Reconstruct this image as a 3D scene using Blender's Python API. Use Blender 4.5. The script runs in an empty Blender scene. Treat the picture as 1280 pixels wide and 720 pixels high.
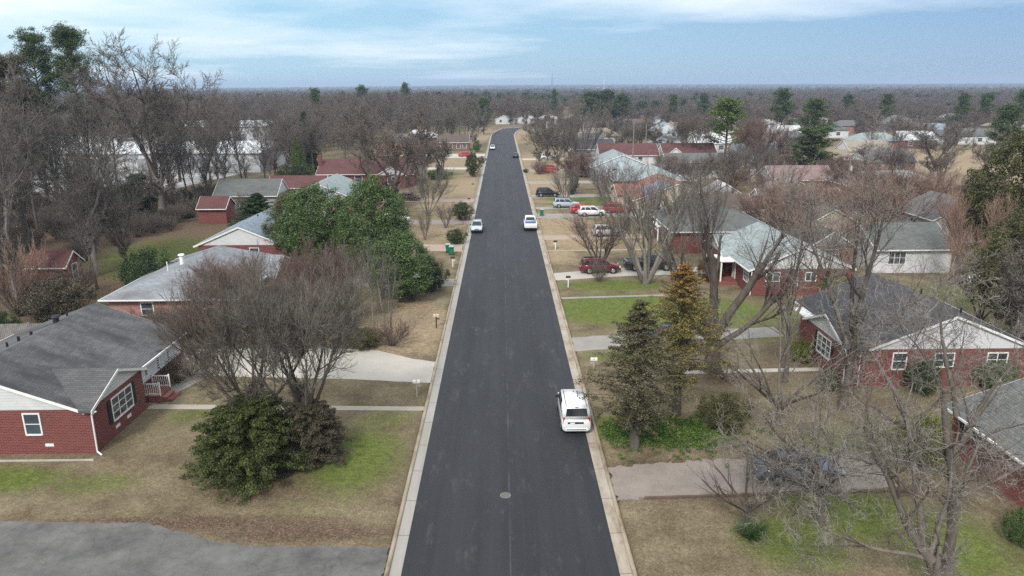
import bpy, bmesh, math, random
import numpy as np
from mathutils import Vector
R = math.radians
scene = bpy.context.scene
COL = scene.collection

# ------------------------------------------------------------------ camera, sky, sun, exposure
cam_d = bpy.data.cameras.new('camera'); cam = bpy.data.objects.new('camera', cam_d); COL.objects.link(cam)
cam_d.sensor_width = 36.0; cam_d.lens = 25.3125; cam_d.clip_start = 0.3; cam_d.clip_end = 40000
cam.location = (-0.25, 0.0, 21.0)
cam.rotation_euler = (R(74.35986), R(0.24074), R(-0.78740))
scene.camera = cam

SUN_EL, SUN_AZ = 42.0, 200.0          # azimuth the light comes from, clockwise from +Y
world = bpy.data.worlds.new('World'); scene.world = world; world.use_nodes = True
wt = world.node_tree; wt.nodes.clear()
def wn(t, **k):
    n = wt.nodes.new(t)
    for a, v in k.items(): setattr(n, a, v)
    return n
w_out = wn('ShaderNodeOutputWorld'); w_bg = wn('ShaderNodeBackground')
w_sky = wn('ShaderNodeTexSky', sky_type='NISHITA', sun_disc=False, sun_elevation=R(SUN_EL), sun_rotation=R(SUN_AZ), altitude=100, air_density=1.0, dust_density=0.6, ozone_density=1.5)
w_tc = wn('ShaderNodeTexCoord'); w_sep = wn('ShaderNodeSeparateXYZ')
wt.links.new(w_tc.outputs['Generated'], w_sep.inputs[0])
# project the view direction on a flat cloud deck so the clouds stretch towards the horizon
def wmath(op, a, b=None, clamp=False):
    n = wn('ShaderNodeMath', operation=op); n.use_clamp = clamp
    for i, v in enumerate((a, b)):
        if v is None: continue
        if isinstance(v, (int, float)): n.inputs[i].default_value = v
        else: wt.links.new(v, n.inputs[i])
    return n.outputs[0]
zc = wmath('MAXIMUM', wmath('ADD', w_sep.outputs[2], 0.06), 0.03)
cx = wmath('DIVIDE', w_sep.outputs[0], zc); cy = wmath('DIVIDE', w_sep.outputs[1], zc)
w_cmb = wn('ShaderNodeCombineXYZ'); wt.links.new(cx, w_cmb.inputs[0]); wt.links.new(cy, w_cmb.inputs[1])
def wnoise(scale, detail, rough, off):
    m = wn('ShaderNodeMapping'); m.inputs['Location'].default_value = off; m.inputs['Scale'].default_value = (1, 1.0, 1)
    wt.links.new(w_cmb.outputs[0], m.inputs[0])
    n = wn('ShaderNodeTexNoise'); n.inputs['Scale'].default_value = scale; n.inputs['Detail'].default_value = detail; n.inputs['Roughness'].default_value = rough
    wt.links.new(m.outputs[0], n.inputs['Vector']); return n.outputs['Fac']
n1 = wnoise(0.20, 6, 0.5, (7.3, 2.0, 0)); n2 = wnoise(0.75, 8, 0.6, (1.0, 4.6, 3.0))
cl = wmath('SUBTRACT', wmath('ADD', wmath('MULTIPLY', n1, 1.15), wmath('MULTIPLY', n2, 0.28)), 0.16)
# more cloud overhead, clearer towards the horizon; thicker to the west
elev = wmath('MULTIPLY', w_sep.outputs[2], 2.6); west = wmath('MULTIPLY', w_sep.outputs[0], -0.38)
cl = wmath('ADD', wmath('ADD', cl, elev), west)
w_ramp = wn('ShaderNodeValToRGB'); w_ramp.color_ramp.elements[0].position = 0.69; w_ramp.color_ramp.elements[1].position = 1.10
wt.links.new(cl, w_ramp.inputs[0])
w_mix = wn('ShaderNodeMix', data_type='RGBA'); wt.links.new(w_ramp.outputs[0], w_mix.inputs['Factor'])
w_tint = wn('ShaderNodeMix', data_type='RGBA', blend_type='MIX'); w_tint.inputs['Factor'].default_value = 0.85
w_lr = wn('ShaderNodeMix', data_type='RGBA'); wt.links.new(wmath('ADD', wmath('MULTIPLY', w_sep.outputs[0], .9), .5, True), w_lr.inputs['Factor']); w_lr.inputs[6].default_value = (2.3, 4.1, 5.2, 1); w_lr.inputs[7].default_value = (.95, 1.9, 3.4, 1)
wt.links.new(w_sky.outputs[0], w_tint.inputs[6]); wt.links.new(w_lr.outputs[2], w_tint.inputs[7])
wt.links.new(w_tint.outputs[2], w_mix.inputs[6]); w_mix.inputs[7].default_value = (6.3, 6.7, 7.1, 1)
wt.links.new(w_mix.outputs[2], w_bg.inputs[0]); w_bg.inputs[1].default_value = 0.10
wt.links.new(w_bg.outputs[0], w_out.inputs[0])

sun_d = bpy.data.lights.new('sun', 'SUN'); sun = bpy.data.objects.new('sun', sun_d); COL.objects.link(sun)
sun_d.energy = 1.8; sun_d.angle = R(10); sun_d.color = (1.0, 0.95, 0.88)
sun.rotation_euler = (R(90 - SUN_EL), 0, R(180 - SUN_AZ))
scene.view_settings.view_transform = 'Standard'; scene.view_settings.look = 'None'
scene.view_settings.exposure = 0.88; scene.view_settings.gamma = 1.0; scene.view_settings.use_curve_mapping = False
scene.cycles.max_bounces = 6; scene.cycles.diffuse_bounces = 2; scene.cycles.glossy_bounces = 2
scene.cycles.transmission_bounces = 2; scene.cycles.volume_bounces = 0; scene.cycles.transparent_max_bounces = 4
scene.cycles.caustics_reflective = False; scene.cycles.caustics_refractive = False
scene.cycles.use_denoising = False

# ------------------------------------------------------------------ materials
def srgb(r, g, b):
    f = lambda c: (c/12.92 if c <= .04045 else ((c+.055)/1.055)**2.4)
    return (f(r/255), f(g/255), f(b/255), 1)
class NT:
    def __init__(s, name):
        s.m = bpy.data.materials.new(name); s.m.use_nodes = True; s.t = s.m.node_tree; s.b = s.t.nodes['Principled BSDF']
        s._pos = None
    def n(s, t, **k):
        x = s.t.nodes.new(t)
        for a, v in k.items(): setattr(x, a, v)
        return x
    def l(s, a, b): s.t.links.new(a, b)
    def pos(s, kind='world'):
        if kind == 'world': return s.n('ShaderNodeNewGeometry').outputs['Position']
        return s.n('ShaderNodeTexCoord').outputs['Object']
    def mapv(s, v, scale=(1,1,1), loc=(0,0,0)):
        m = s.n('ShaderNodeMapping'); m.inputs['Scale'].default_value = scale; m.inputs['Location'].default_value = loc; s.l(v, m.inputs[0]); return m.outputs[0]
    def noise(s, v, scale, detail=4, rough=.55, out='Fac'):
        x = s.n('ShaderNodeTexNoise'); x.inputs['Scale'].default_value = scale; x.inputs['Detail'].default_value = detail; x.inputs['Roughness'].default_value = rough
        s.l(v, x.inputs['Vector']); return x.outputs[out]
    def math(s, op, a, b=None, clamp=False):
        x = s.n('ShaderNodeMath', operation=op); x.use_clamp = clamp
        for i, v in enumerate((a, b)):
            if v is None: continue
            if isinstance(v, (int, float)): x.inputs[i].default_value = v
            else: s.l(v, x.inputs[i])
        return x.outputs[0]
    def ramp(s, f, stops):
        x = s.n('ShaderNodeValToRGB'); e = x.color_ramp.elements
        while len(e) < len(stops): e.new(.5)
        for i, (p, c) in enumerate(stops): e[i].position = p; e[i].color = c if len(c) == 4 else (*c, 1)
        s.l(f, x.inputs[0]); return x.outputs[0]
    def mix(s, f, a, b, mode='MIX'):
        x = s.n('ShaderNodeMix', data_type='RGBA', blend_type=mode)
        for i, v in ((0, f), (6, a), (7, b)):
            if isinstance(v, (int, float)): x.inputs[i].default_value = v
            elif isinstance(v, tuple): x.inputs[i].default_value = v if len(v) == 4 else (*v, 1)
            else: s.l(v, x.inputs[i])
        return x.outputs[2]
    def col(s, c): 
        if isinstance(c, tuple): s.b.inputs['Base Color'].default_value = c if len(c) == 4 else (*c, 1)
        else: s.l(c, s.b.inputs['Base Color'])
    def set(s, **k):
        for a, v in k.items(): s.b.inputs[a.replace('_', ' ')].default_value = v
        return s
    def bump(s, h, strength=.3, dist=.02):
        x = s.n('ShaderNodeBump'); x.inputs['Strength'].default_value = strength; x.inputs['Distance'].default_value = dist
        s.l(h, x.inputs['Height']); s.l(x.outputs[0], s.b.inputs['Normal'])
def mul(c, k): return (c[0]*k, c[1]*k, c[2]*k, 1)
_M = {}
def plain(name, c, rough=.7, metal=0., var=.18, scale=1.5, spec=.3):
    if name in _M: return _M[name]
    m = NT(name); m.set(Roughness=rough, Metallic=metal); m.b.inputs['Specular IOR Level'].default_value = spec
    f = m.noise(m.pos('obj'), scale, 5, .6)
    m.col(m.ramp(f, [(.3, mul(c, 1-var)), (.7, mul(c, 1+var))])); _M[name] = m.m; return m.m
def paint(name, c, rough=.25):
    if name in _M: return _M[name]
    m = NT(name); m.set(Roughness=rough); m.b.inputs['Coat Weight'].default_value = .5; m.b.inputs['Coat Roughness'].default_value = .08
    f = m.noise(m.pos('obj'), 3, 4, .6); m.col(m.ramp(f, [(.3, mul(c, .9)), (.7, mul(c, 1.04))])); _M[name] = m.m; return m.m
def brick(name, c):
    if name in _M: return _M[name]
    m = NT(name); m.set(Roughness=.85)
    p = m.pos('obj'); sp = m.n('ShaderNodeSeparateXYZ'); m.l(p, sp.inputs[0]); cb = m.n('ShaderNodeCombineXYZ')
    m.l(m.math('ADD', sp.outputs[0], sp.outputs[1]), cb.inputs[0]); m.l(sp.outputs[2], cb.inputs[1])
    b = m.n('ShaderNodeTexBrick'); m.l(cb.outputs[0], b.inputs['Vector']); b.inputs['Scale'].default_value = 1
    b.inputs['Brick Width'].default_value = .30; b.inputs['Row Height'].default_value = .105; b.inputs['Mortar Size'].default_value = .014
    b.inputs['Color1'].default_value = mul(c, .6); b.inputs['Color2'].default_value = mul(c, 1.35); b.inputs['Mortar'].default_value = (.25, .15, .13, 1)
    f = m.noise(p, .8, 4, .6); m.col(m.mix(.35, b.outputs[0], m.ramp(f, [(.3, mul(c, .75)), (.7, mul(c, 1.15))])))
    m.bump(b.outputs['Fac'], .25, .01); _M[name] = m.m; return m.m
def shingle(name, c, stain=.5, light=None):
    if name in _M: return _M[name]
    m = NT(name); m.set(Roughness=.9); p = m.pos('obj')
    sp = m.n('ShaderNodeSeparateXYZ'); m.l(p, sp.inputs[0])
    cb = m.n('ShaderNodeCombineXYZ'); m.l(m.math('ADD', sp.outputs[0], sp.outputs[1]), cb.inputs[0]); m.l(m.math('MULTIPLY', sp.outputs[2], 2.6), cb.inputs[1])
    b = m.n('ShaderNodeTexBrick'); m.l(cb.outputs[0], b.inputs['Vector']); b.inputs['Scale'].default_value = 1
    b.inputs['Brick Width'].default_value = .5; b.inputs['Row Height'].default_value = .16; b.inputs['Mortar Size'].default_value = .016
    b.inputs['Color1'].default_value = mul(c, .82); b.inputs['Color2'].default_value = mul(c, 1.22); b.inputs['Mortar'].default_value = mul(c, .55)
    f = m.noise(m.mapv(p, (.25, .6, .25)), .9, 6, .62); st = m.ramp(f, [(.42, (0, 0, 0, 1)), (.66, (1, 1, 1, 1))])
    k = m.mix(m.math('MULTIPLY', st, stain), b.outputs[0], light if light else mul(c, .35))
    g = m.noise(p, 9, 5, .7); k = m.mix(.35, k, m.ramp(g, [(.3, (.25, .25, .25, 1)), (.7, (1, 1, 1, 1))]), 'MULTIPLY')
    m.col(k); m.bump(b.outputs['Fac'], .3, .02); _M[name] = m.m; return m.m
def siding(name, c, pitch=.18):
    if name in _M: return _M[name]
    m = NT(name); m.set(Roughness=.55); p = m.pos('obj'); sp = m.n('ShaderNodeSeparateXYZ'); m.l(p, sp.inputs[0])
    fr = m.math('FRACT', m.math('DIVIDE', sp.outputs[2], pitch)); ln = m.ramp(fr, [(.0, (.45, .45, .45, 1)), (.12, (1, 1, 1, 1)), (1, (.95, .95, .95, 1))])
    f = m.noise(p, 1.3, 5, .6); m.col(m.mix(1., m.ramp(f, [(.3, mul(c, .84)), (.7, c)]), ln, 'MULTIPLY')); m.bump(fr, .3, .02); _M[name] = m.m; return m.m
def leafmat(name, dark, mid, light, rough=.6):
    if name in _M: return _M[name]
    m = NT(name); m.set(Roughness=rough); m.b.inputs['Specular IOR Level'].default_value = .25
    rnd = m.n('ShaderNodeNewGeometry').outputs['Random Per Island']
    f = m.noise(m.pos('obj'), .9, 3, .6)
    k = m.math('ADD', m.math('MULTIPLY', rnd, .55), m.math('MULTIPLY', f, .5))
    m.col(m.ramp(k, [(.2, dark), (.5, mid), (.85, light)])); _M[name] = m.m; return m.m
def bark(name, c, light, scale=3.):
    if name in _M: return _M[name]
    m = NT(name); m.set(Roughness=.9); m.b.inputs['Specular IOR Level'].default_value = .15
    rnd = m.n('ShaderNodeNewGeometry').outputs['Random Per Island']; p = m.mapv(m.pos('obj'), (1, 1, .25))
    f = m.noise(p, scale, 6, .7); k = m.math('ADD', m.math('MULTIPLY', rnd, .35), m.math('MULTIPLY', f, .75))
    m.col(m.ramp(k, [(.3, mul(c, .6)), (.5, c), (.8, light)])); m.bump(f, .5, .04); _M[name] = m.m; return m.m
def glass(name='window_glass', c=(.035, .045, .055, 1)):
    if name in _M: return _M[name]
    m = NT(name); m.set(Roughness=.06); m.b.inputs['Specular IOR Level'].default_value = .6
    f = m.noise(m.pos('obj'), 1.1, 2, .5); m.col(m.ramp(f, [(.35, mul(c, .7)), (.65, mul(c, 1.8))])); _M[name] = m.m; return m.m

WHITE = plain('white_trim', (.74, .74, .72), .5, var=.06)
GLASS = glass(); CARGLASS = glass('car_glass', (.02, .024, .03, 1))
BLACK = plain('black_plastic', (.02, .02, .022), .5); TYRE = plain('tyre_rubber', (.018, .018, .018), .85)
RIM = plain('wheel_alloy', (.42, .42, .43), .35, .7, var=.05); REDL = plain('red_lamp_lens', (.45, .02, .02), .2, var=.05); HEADL = plain('clear_lamp_lens', (.7, .72, .74), .12, var=.05)
CONC = plain('old_concrete', (.42, .39, .34), .85, var=.16, scale=1.2)

# ------------------------------------------------------------------ mesh helpers
def link(o, parent=None):
    COL.objects.link(o)
    if parent: o.parent = parent
    return o
def tag(o, label, cat, group=None, kind=None):
    if label: o['label'] = label
    if cat: o['category'] = cat
    if group: o['group'] = group
    if kind: o['kind'] = kind
    return o
def thing(name, label, cat, loc=(0, 0, 0), rz=0., group=None):
    o = bpy.data.objects.new(name, None); o.empty_display_size = .3; COL.objects.link(o); o.location = loc; o.rotation_euler = (0, 0, rz)
    return tag(o, label, cat, group)
def fastmesh(name, V, Q, mat=None, smooth=False):
    """V (n,3), Q (m,k) all faces k-sided"""
    V = np.asarray(V, np.float32); Q = np.asarray(Q, np.int32); me = bpy.data.meshes.new(name)
    me.vertices.add(len(V)); me.vertices.foreach_set('co', V.ravel())
    k = Q.shape[1]; me.loops.add(Q.size); me.loops.foreach_set('vertex_index', Q.ravel())
    me.polygons.add(len(Q)); me.polygons.foreach_set('loop_start', np.arange(0, Q.size, k, dtype=np.int32))
    if smooth: me.polygons.foreach_set('use_smooth', np.ones(len(Q), dtype=bool))
    me.update(calc_edges=True); me.validate()
    if mat: me.materials.append(mat)
    return me
class MB:
    def __init__(s): s.v = []; s.f = []
    def add(s, vs, fs):
        o = len(s.v); s.v += [tuple(v) for v in vs]; s.f += [tuple(i+o for i in f) for f in fs]; return s
    def box(s, x0, x1, y0, y1, z0, z1):
        return s.add([(x0,y0,z0),(x1,y0,z0),(x1,y1,z0),(x0,y1,z0),(x0,y0,z1),(x1,y0,z1),(x1,y1,z1),(x0,y1,z1)],
                     [(0,3,2,1),(4,5,6,7),(0,1,5,4),(1,2,6,5),(2,3,7,6),(3,0,4,7)])
    def hexa(s, b, t):   # bottom 4 (ccw), top 4
        return s.add(list(b)+list(t), [(0,3,2,1),(4,5,6,7),(0,1,5,4),(1,2,6,5),(2,3,7,6),(3,0,4,7)])
    def prism(s, poly, axis, a, b):   # extrude a 2d polygon along x ('x': poly is (y,z)) or y ('y': poly is (x,z)) or z
        n = len(poly)
        if axis == 'x': f = lambda p, t: (t, p[0], p[1])
        elif axis == 'y': f = lambda p, t: (p[0], t, p[1])
        else: f = lambda p, t: (p[0], p[1], t)
        vs = [f(p, a) for p in poly] + [f(p, b) for p in poly]
        return s.add(vs, [tuple(range(n)), tuple(range(2*n-1, n-1, -1))] + [(i, (i+1) % n, n+(i+1) % n, n+i) for i in range(n)])
    def tube(s, p0, p1, r0, r1=None, n=8, cap=True):
        r1 = r0 if r1 is None else r1; p0 = Vector(p0); p1 = Vector(p1); d = (p1-p0).normalized()
        u = d.orthogonal().normalized(); w = d.cross(u); vs = []
        for p, r in ((p0, r0), (p1, r1)):
            for i in range(n):
                a = 2*math.pi*i/n; vs.append(p + u*math.cos(a)*r + w*math.sin(a)*r)
        fs = [(i, (i+1) % n, n+(i+1) % n, n+i) for i in range(n)]
        if cap: fs += [tuple(range(n-1, -1, -1)), tuple(range(n, 2*n))]
        return s.add(vs, fs)
    def build(s, name, mat, parent=None, bevel=0., seg=2, smooth=False, sub=0):
        me = bpy.data.meshes.new(name); me.from_pydata(s.v, [], s.f)
        bm = bmesh.new(); bm.from_mesh(me); bmesh.ops.recalc_face_normals(bm, faces=bm.faces)
        if bevel: bmesh.ops.bevel(bm, geom=bm.edges[:], offset=bevel, segments=seg, affect='EDGES', clamp_overlap=True)
        bm.to_mesh(me); bm.free()
        if smooth:
            for p in me.polygons: p.use_smooth = True
        me.materials.append(mat); o = bpy.data.objects.new(name, me); return link(o, parent)

# ------------------------------------------------------------------ ground
YARD = 0.10
def road_c(y):     # centre line of the street
    if y < 318: return 0.0
    return ((y-318)/34.0)**2 * 1.4 + max(0.0, y-380)**2 * .075
def smooth(a, b, t): t = np.clip((t-a)/(b-a), 0, 1); return t*t*(3-2*t)
def axis_lines(a0, a1, fine, lo, hi, g):
    c = list(np.arange(a0, a1+1e-6, fine)); st = fine; v = a1
    while v < hi: st *= g; v += st; c.append(v)
    st = fine; v = a0
    while v > lo: st *= g; v -= st; c.insert(0, v)
    return np.array(c)
gx = axis_lines(-42, 42, .5, -9500, 9500, 1.06); gy = axis_lines(14, 120, .5, -400, 9500, 1.035)
gx = np.unique(np.concatenate([gx[(np.abs(gx) < 5) | (np.abs(gx) > 6.3)], [-5.65, -5.8, 5.65, 5.8]]))
X, Y = np.meshgrid(gx, gy)
rc = np.vectorize(road_c)(Y); D = np.abs(X-rc)
Z = np.where(D < 5.7, -.1, YARD); Z = np.where((Y > 318) & (Y < 412) & (D < 8), -.1, Z); Z = np.where((Y > 412), YARD, Z)
# far land: gentle rise towards the horizon
Rr = np.hypot(X, Y); Z = Z + smooth(2500, 7500, Rr)*(14 + 9*np.sin(np.arctan2(X, Y)*5+1) + 14*smooth(.2, .9, np.arctan2(X, Y)))
rng = np.random.RandomState(5)
def blobs(lst):
    A = np.zeros_like(X)
    for (bx, by, rx, ry, s) in lst:
        A = np.maximum(A, s*np.exp(-(((X-bx)/rx)**2 + ((Y-by)/ry)**2)**1.5))
    return A
green = blobs([(-29, 36, 5, 1.8, .9), (-23, 35.5, 3, 1.5, .6), (-9, 38, 3.2, 4.5, .85), (-8, 43, 2.5, 2, .5), (-21, 44, 1.6, 1.6, .6), (-11, 33, 3, 2, .3),
  (9, 41.5, 4.2, 2.2, 1.), (11, 67, 7, 5.5, 1.2), (15, 65, 7, 5, 1.1), (12, 75.5, 7, 2.2, 1.), (10, 54, 4, 1.4, .8), (21, 66, 5, 5, .8), (17, 32, 4, 3.2, .85), (13.5, 29.5, 3, 2.6, .75), (21, 29, 3.5, 4, .7), (20, 39, 4, 4, .5), (24, 41, 3.5, 2.5, .5),
  (20, 62, 7, 6, .55), (29, 64, 6, 3, .6), (38, 62, 9, 10, .5), (46, 70, 9, 6, .6), (13, 132, 7, 1.6, 1.), (15, 138, 9, 4, .95), (13, 125, 5, 1.2, .7), (21, 93, 4, 5, .4),
  (-36, 78, 5, 18, .7), (-45, 92, 10, 14, .65), (-19, 99, 5, 6, .9), (-16, 120, 7, 4, .5), (-17, 175, 11, 22, .45), (-15, 72, 5, 2.5, .5), (15, 102, 7, 5, .35), (25, 115, 8, 12, .4), (42, 150, 10, 10, .5), (60, 130, 14, 12, .4)])
straw = blobs([(-8.5, 62, 3.8, 8, 1.), (-12, 60, 4, 5, .6), (9, 107, 6, 16, .9), (-10, 150, 7, 40, .8), (9, 170, 6, 45, .9), (-9, 110, 5, 20, .5), (7, 90, 3, 6, .7),
  (95, 190, 60, 55, 1.), (130, 215, 70, 40, 1.), (75, 165, 20, 20, .8), (7, 330, 6, 50, 1.), (-10, 340, 7, 50, 1.), (18, 96, 6, 6, .5), (12, 205, 12, 40, .7), (-14, 205, 10, 30, .6)])
litter = blobs([(-60, 110, 40, 60, 1.), (-34, 60, 12, 9, .9), (-13, 36, 5, 3.5, .7), (-18, 60, 7, 6, .8), (-90, 60, 50, 45, .8), (17, 50, 5, 4, .5), (9, 36.5, 4, 1.1, .9), (28, 33, 3, 9, .7), (24, 44.5, 5, 2, .6), (-16.5, 31.6, 10, .9, .8), (-10, 30.6, 5, .8, .9), (22, 52, 4, 5, .5), (-27, 57, 5, 3, .9)])
def gridmesh(name, X, Y, Z, mat):
    ny, nx = X.shape; V = np.stack([X, Y, Z], -1).reshape(-1, 3); i = np.arange((ny-1)*(nx-1)); r = i//(nx-1); c = i % (nx-1); a = r*nx+c
    return fastmesh(name, V, np.stack([a, a+1, a+nx+1, a+nx], 1), mat, True)
gm = NT('lawn_ground'); gm.set(Roughness=.95); gm.b.inputs['Specular IOR Level'].default_value = .1
p = gm.pos('world')
def att(n): a = gm.n('ShaderNodeAttribute', attribute_name=n); return a.outputs['Fac']
nA = gm.noise(p, .35, 6, .65); nB = gm.noise(p, 2.2, 6, .7); nC = gm.noise(p, 14, 4, .75); nD = gm.noise(p, .05, 4, .6)
base = gm.ramp(nA, [(.33, (.125, .096, .064)), (.5, (.19, .152, .10)), (.68, (.25, .21, .138))])
base = gm.mix(gm.ramp(nD, [(.48, (0, 0, 0)), (.66, (.35, .35, .35))]), base, (.115, .118, .056, 1))
base = gm.mix(gm.ramp(nB, [(.56, (0, 0, 0)), (.72, (.4, .4, .4))]), base, (.10, .108, .045, 1))
def masked(a, thr=.45, w=.22):
    k = gm.math('ADD', a, gm.math('MULTIPLY', gm.math('SUBTRACT', gm.math('ADD', gm.math('MULTIPLY', nA, .45), gm.math('MULTIPLY', nB, .55)), .5), 1.3))
    return gm.ramp(k, [(thr-w, (0, 0, 0)), (thr+w, (1, 1, 1))])
base = gm.mix(masked(att('straw'), .45), base, gm.ramp(nB, [(.3, (.24, .18, .115)), (.7, (.38, .30, .205))]))
base = gm.mix(masked(att('litter'), .5), base, gm.ramp(nC, [(.3, (.075, .050, .035)), (.52, (.135, .094, .066)), (.75, (.22, .168, .122))]))
base = gm.mix(gm.math('MULTIPLY', masked(att('green'), .48, .26), .9), base, gm.ramp(nB, [(.3, (.07, .105, .020)), (.7, (.155, .195, .045))]))
base = gm.mix(.8, base, gm.ramp(nC, [(.3, (.4, .38, .36)), (.5, (.95, .95, .95)), (.7, (1.6, 1.6, 1.55))]), 'MULTIPLY')
nF = gm.noise(gm.mapv(p, (1, 1, 1), (5, 9, 0)), 1.7, 8, .82); base = gm.mix(gm.ramp(nF, [(.60, (0, 0, 0)), (.68, (.75, .75, .75))]), base, (.10, .068, .045, 1)); base = gm.mix(gm.ramp(nF, [(.33, (.55, .55, .55)), (.40, (0, 0, 0))]), base, (.30, .26, .185, 1))
nE = gm.noise(p, 5.5, 5, .8); base = gm.mix(.6, base, gm.ramp(nE, [(.35, (.55, .53, .5)), (.65, (1.35, 1.35, 1.3))]), 'MULTIPLY')
gm.col(base); gm.bump(nC, .6, .08)
litter = np.maximum(litter, smooth(330, 520, Rr)*.9)
me = gridmesh('ground', X, Y, Z, gm.m)
for nm, A in (('green', green), ('straw', straw), ('litter', litter)):
    at = me.attributes.new(nm, 'FLOAT', 'POINT'); at.data.foreach_set('value', A.astype(np.float32).ravel())
ground = link(bpy.data.objects.new('ground', me)); ground['kind'] = 'structure'

# street: asphalt, gutters, kerbs follow the centre line
ys = np.concatenate([np.arange(-6, 318, 6.), np.arange(318, 412, 3.)])
def strip(name, a, b, za, zb, mat, ys=ys, kind='structure'):
    V = []; 
    for y in ys:
        c = road_c(y); V += [(c+a, y, za), (c+b, y, zb)]
    n = len(ys); Q = [(2*i, 2*i+1, 2*i+3, 2*i+2) for i in range(n-1)]
    o = link(bpy.data.objects.new(name, fastmesh(name, V, Q, mat))); o['kind'] = kind; return o
am = NT('fresh_asphalt'); am.set(Roughness=.72); am.b.inputs['Specular IOR Level'].default_value = .35
p = am.pos('world'); lane = am.noise(am.mapv(p, (1., .012, 1)), .9, 4, .7); gr = am.noise(p, 30, 4, .8); pt = am.noise(am.mapv(p, (1, .2, 1)), .35, 5, .6)
sp = am.n('ShaderNodeSeparateXYZ'); am.l(p, sp.inputs[0])
k = am.ramp(lane, [(.3, (.020, .021, .0245)), (.7, (.032, .034, .039))])
k = am.mix(.5, k, am.ramp(pt, [(.35, (.7, .7, .7)), (.65, (1.25, 1.25, 1.25))]), 'MULTIPLY')
# paving joint along the crown of the road and faint tyre tracks
joint = am.math('LESS_THAN', am.math('ABSOLUTE', am.math('SUBTRACT', sp.outputs[0], -.02)), .035)
brk = am.ramp(am.noise(am.mapv(p, (0, 1, 0)), .22, 4, .7), [(.45, (0, 0, 0)), (.6, (1, 1, 1))])
k = am.mix(am.math('MULTIPLY', am.math('MULTIPLY', joint, brk), .35), k, (.13, .13, .14, 1))
scf = am.ramp(am.noise(am.mapv(p, (1.3, .35, 1), (3, 1, 0)), .7, 6, .75), [(.56, (0, 0, 0)), (.72, (.6, .6, .6))])
k = am.mix(scf, k, (.085, .085, .088, 1)); k = am.mix(.35, k, am.ramp(gr, [(.3, (.6, .6, .6)), (.7, (1.4, 1.4, 1.4))]), 'MULTIPLY')
am.col(k); am.bump(gr, .3, .01)
strip('road', -4.92, 4.86, 0.0, 0.0, am.m)
gum = NT('gutter_concrete'); gum.set(Roughness=.9); p = gum.pos('world')
f = gum.noise(gum.mapv(p, (1, .3, 1)), 1.2, 6, .7); sp = gum.n('ShaderNodeSeparateXYZ'); gum.l(p, sp.inputs[0])
jn = gum.math('LESS_THAN', gum.math('FRACT', gum.math('DIVIDE', sp.outputs[1], 3.05)), .012)
k = gum.ramp(f, [(.32, (.19, .145, .10)), (.48, (.33, .28, .215)), (.7, (.42, .39, .34))])
gum.col(gum.mix(jn, k, (.08, .07, .05, 1)))
gul = NT('pale_gutter_concrete'); gul.set(Roughness=.9); p = gul.pos('world')
f = gul.noise(gul.mapv(p, (1, .12, 1)), 1.1, 6, .7); sp = gul.n('ShaderNodeSeparateXYZ'); gul.l(p, sp.inputs[0])
jn = gul.math('LESS_THAN', gul.math('FRACT', gul.math('DIVIDE', sp.outputs[1], 3.05)), .012)
k = gul.ramp(f, [(.32, (.30, .235, .17)), (.42, (.29, .272, .24)), (.7, (.38, .365, .335))]); gul.col(gul.mix(jn, k, (.08, .07, .05, 1)))
strip('gutter', -5.45, -4.92, .03, .004, gul.m); strip('gutter', 4.86, 5.40, .004, .03, gum.m)
def kerb(side):
    V = []; Q = []; a = -5.45 if side < 0 else 5.40; w = .2*side
    for y in ys:
        c = road_c(y); h = .125
        V += [(c+a, y, -.05), (c+a+.02*side, y, h), (c+a+w, y, h), (c+a+w+.01*side, y, -.05)]
    for i in range(len(ys)-1):
        for j in range(3): Q.append((4*i+j, 4*i+j+1, 4*i+j+5, 4*i+j+4))
    o = link(bpy.data.objects.new('kerb', fastmesh('kerb', V, Q, km.m))); o['kind'] = 'structure'
km = NT('kerb_concrete'); km.set(Roughness=.9); p = km.pos('world'); f = km.noise(km.mapv(p, (1, .25, 1)), 1.6, 6, .7)
km.col(km.ramp(f, [(.32, (.13, .095, .06)), (.48, (.30, .24, .17)), (.7, (.40, .36, .29))]))
kerb(-1); kerb(1)
# driveways and paths: sheets a few millimetres above the lawns
def slabmat(name, c, var=.2, crack=0.):
    if name in _M: return _M[name]
    m = NT(name); m.set(Roughness=.92); p = m.pos('world'); f = m.noise(p, .5, 8, .72); g = m.noise(p, 9, 5, .85)
    k = m.ramp(f, [(.3, mul(c, 1-var)), (.5, c), (.7, mul(c, 1+var))])
    k = m.mix(.45, k, m.ramp(g, [(.3, (.55, .55, .55)), (.7, (1.35, 1.35, 1.35))]), 'MULTIPLY')
    if crack:
        v = m.n('ShaderNodeTexVoronoi', feature='DISTANCE_TO_EDGE'); v.inputs['Scale'].default_value = .55
        w = m.n('ShaderNodeMix', data_type='RGBA', blend_type='ADD'); w.inputs[0].default_value = .5
        m.l(p, w.inputs[6]); m.l(m.noise(p, 1.5, 5, .7, 'Color'), w.inputs[7]); m.l(w.outputs[2], v.inputs['Vector'])
        k = m.mix(m.math('MULTIPLY', m.ramp(v.outputs['Distance'], [(0, (1, 1, 1)), (.012, (0, 0, 0))]), crack), k, mul(c, .35))
    m.col(k); m.bump(g, .3, .01); _M[name] = m.m; return m.m
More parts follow.
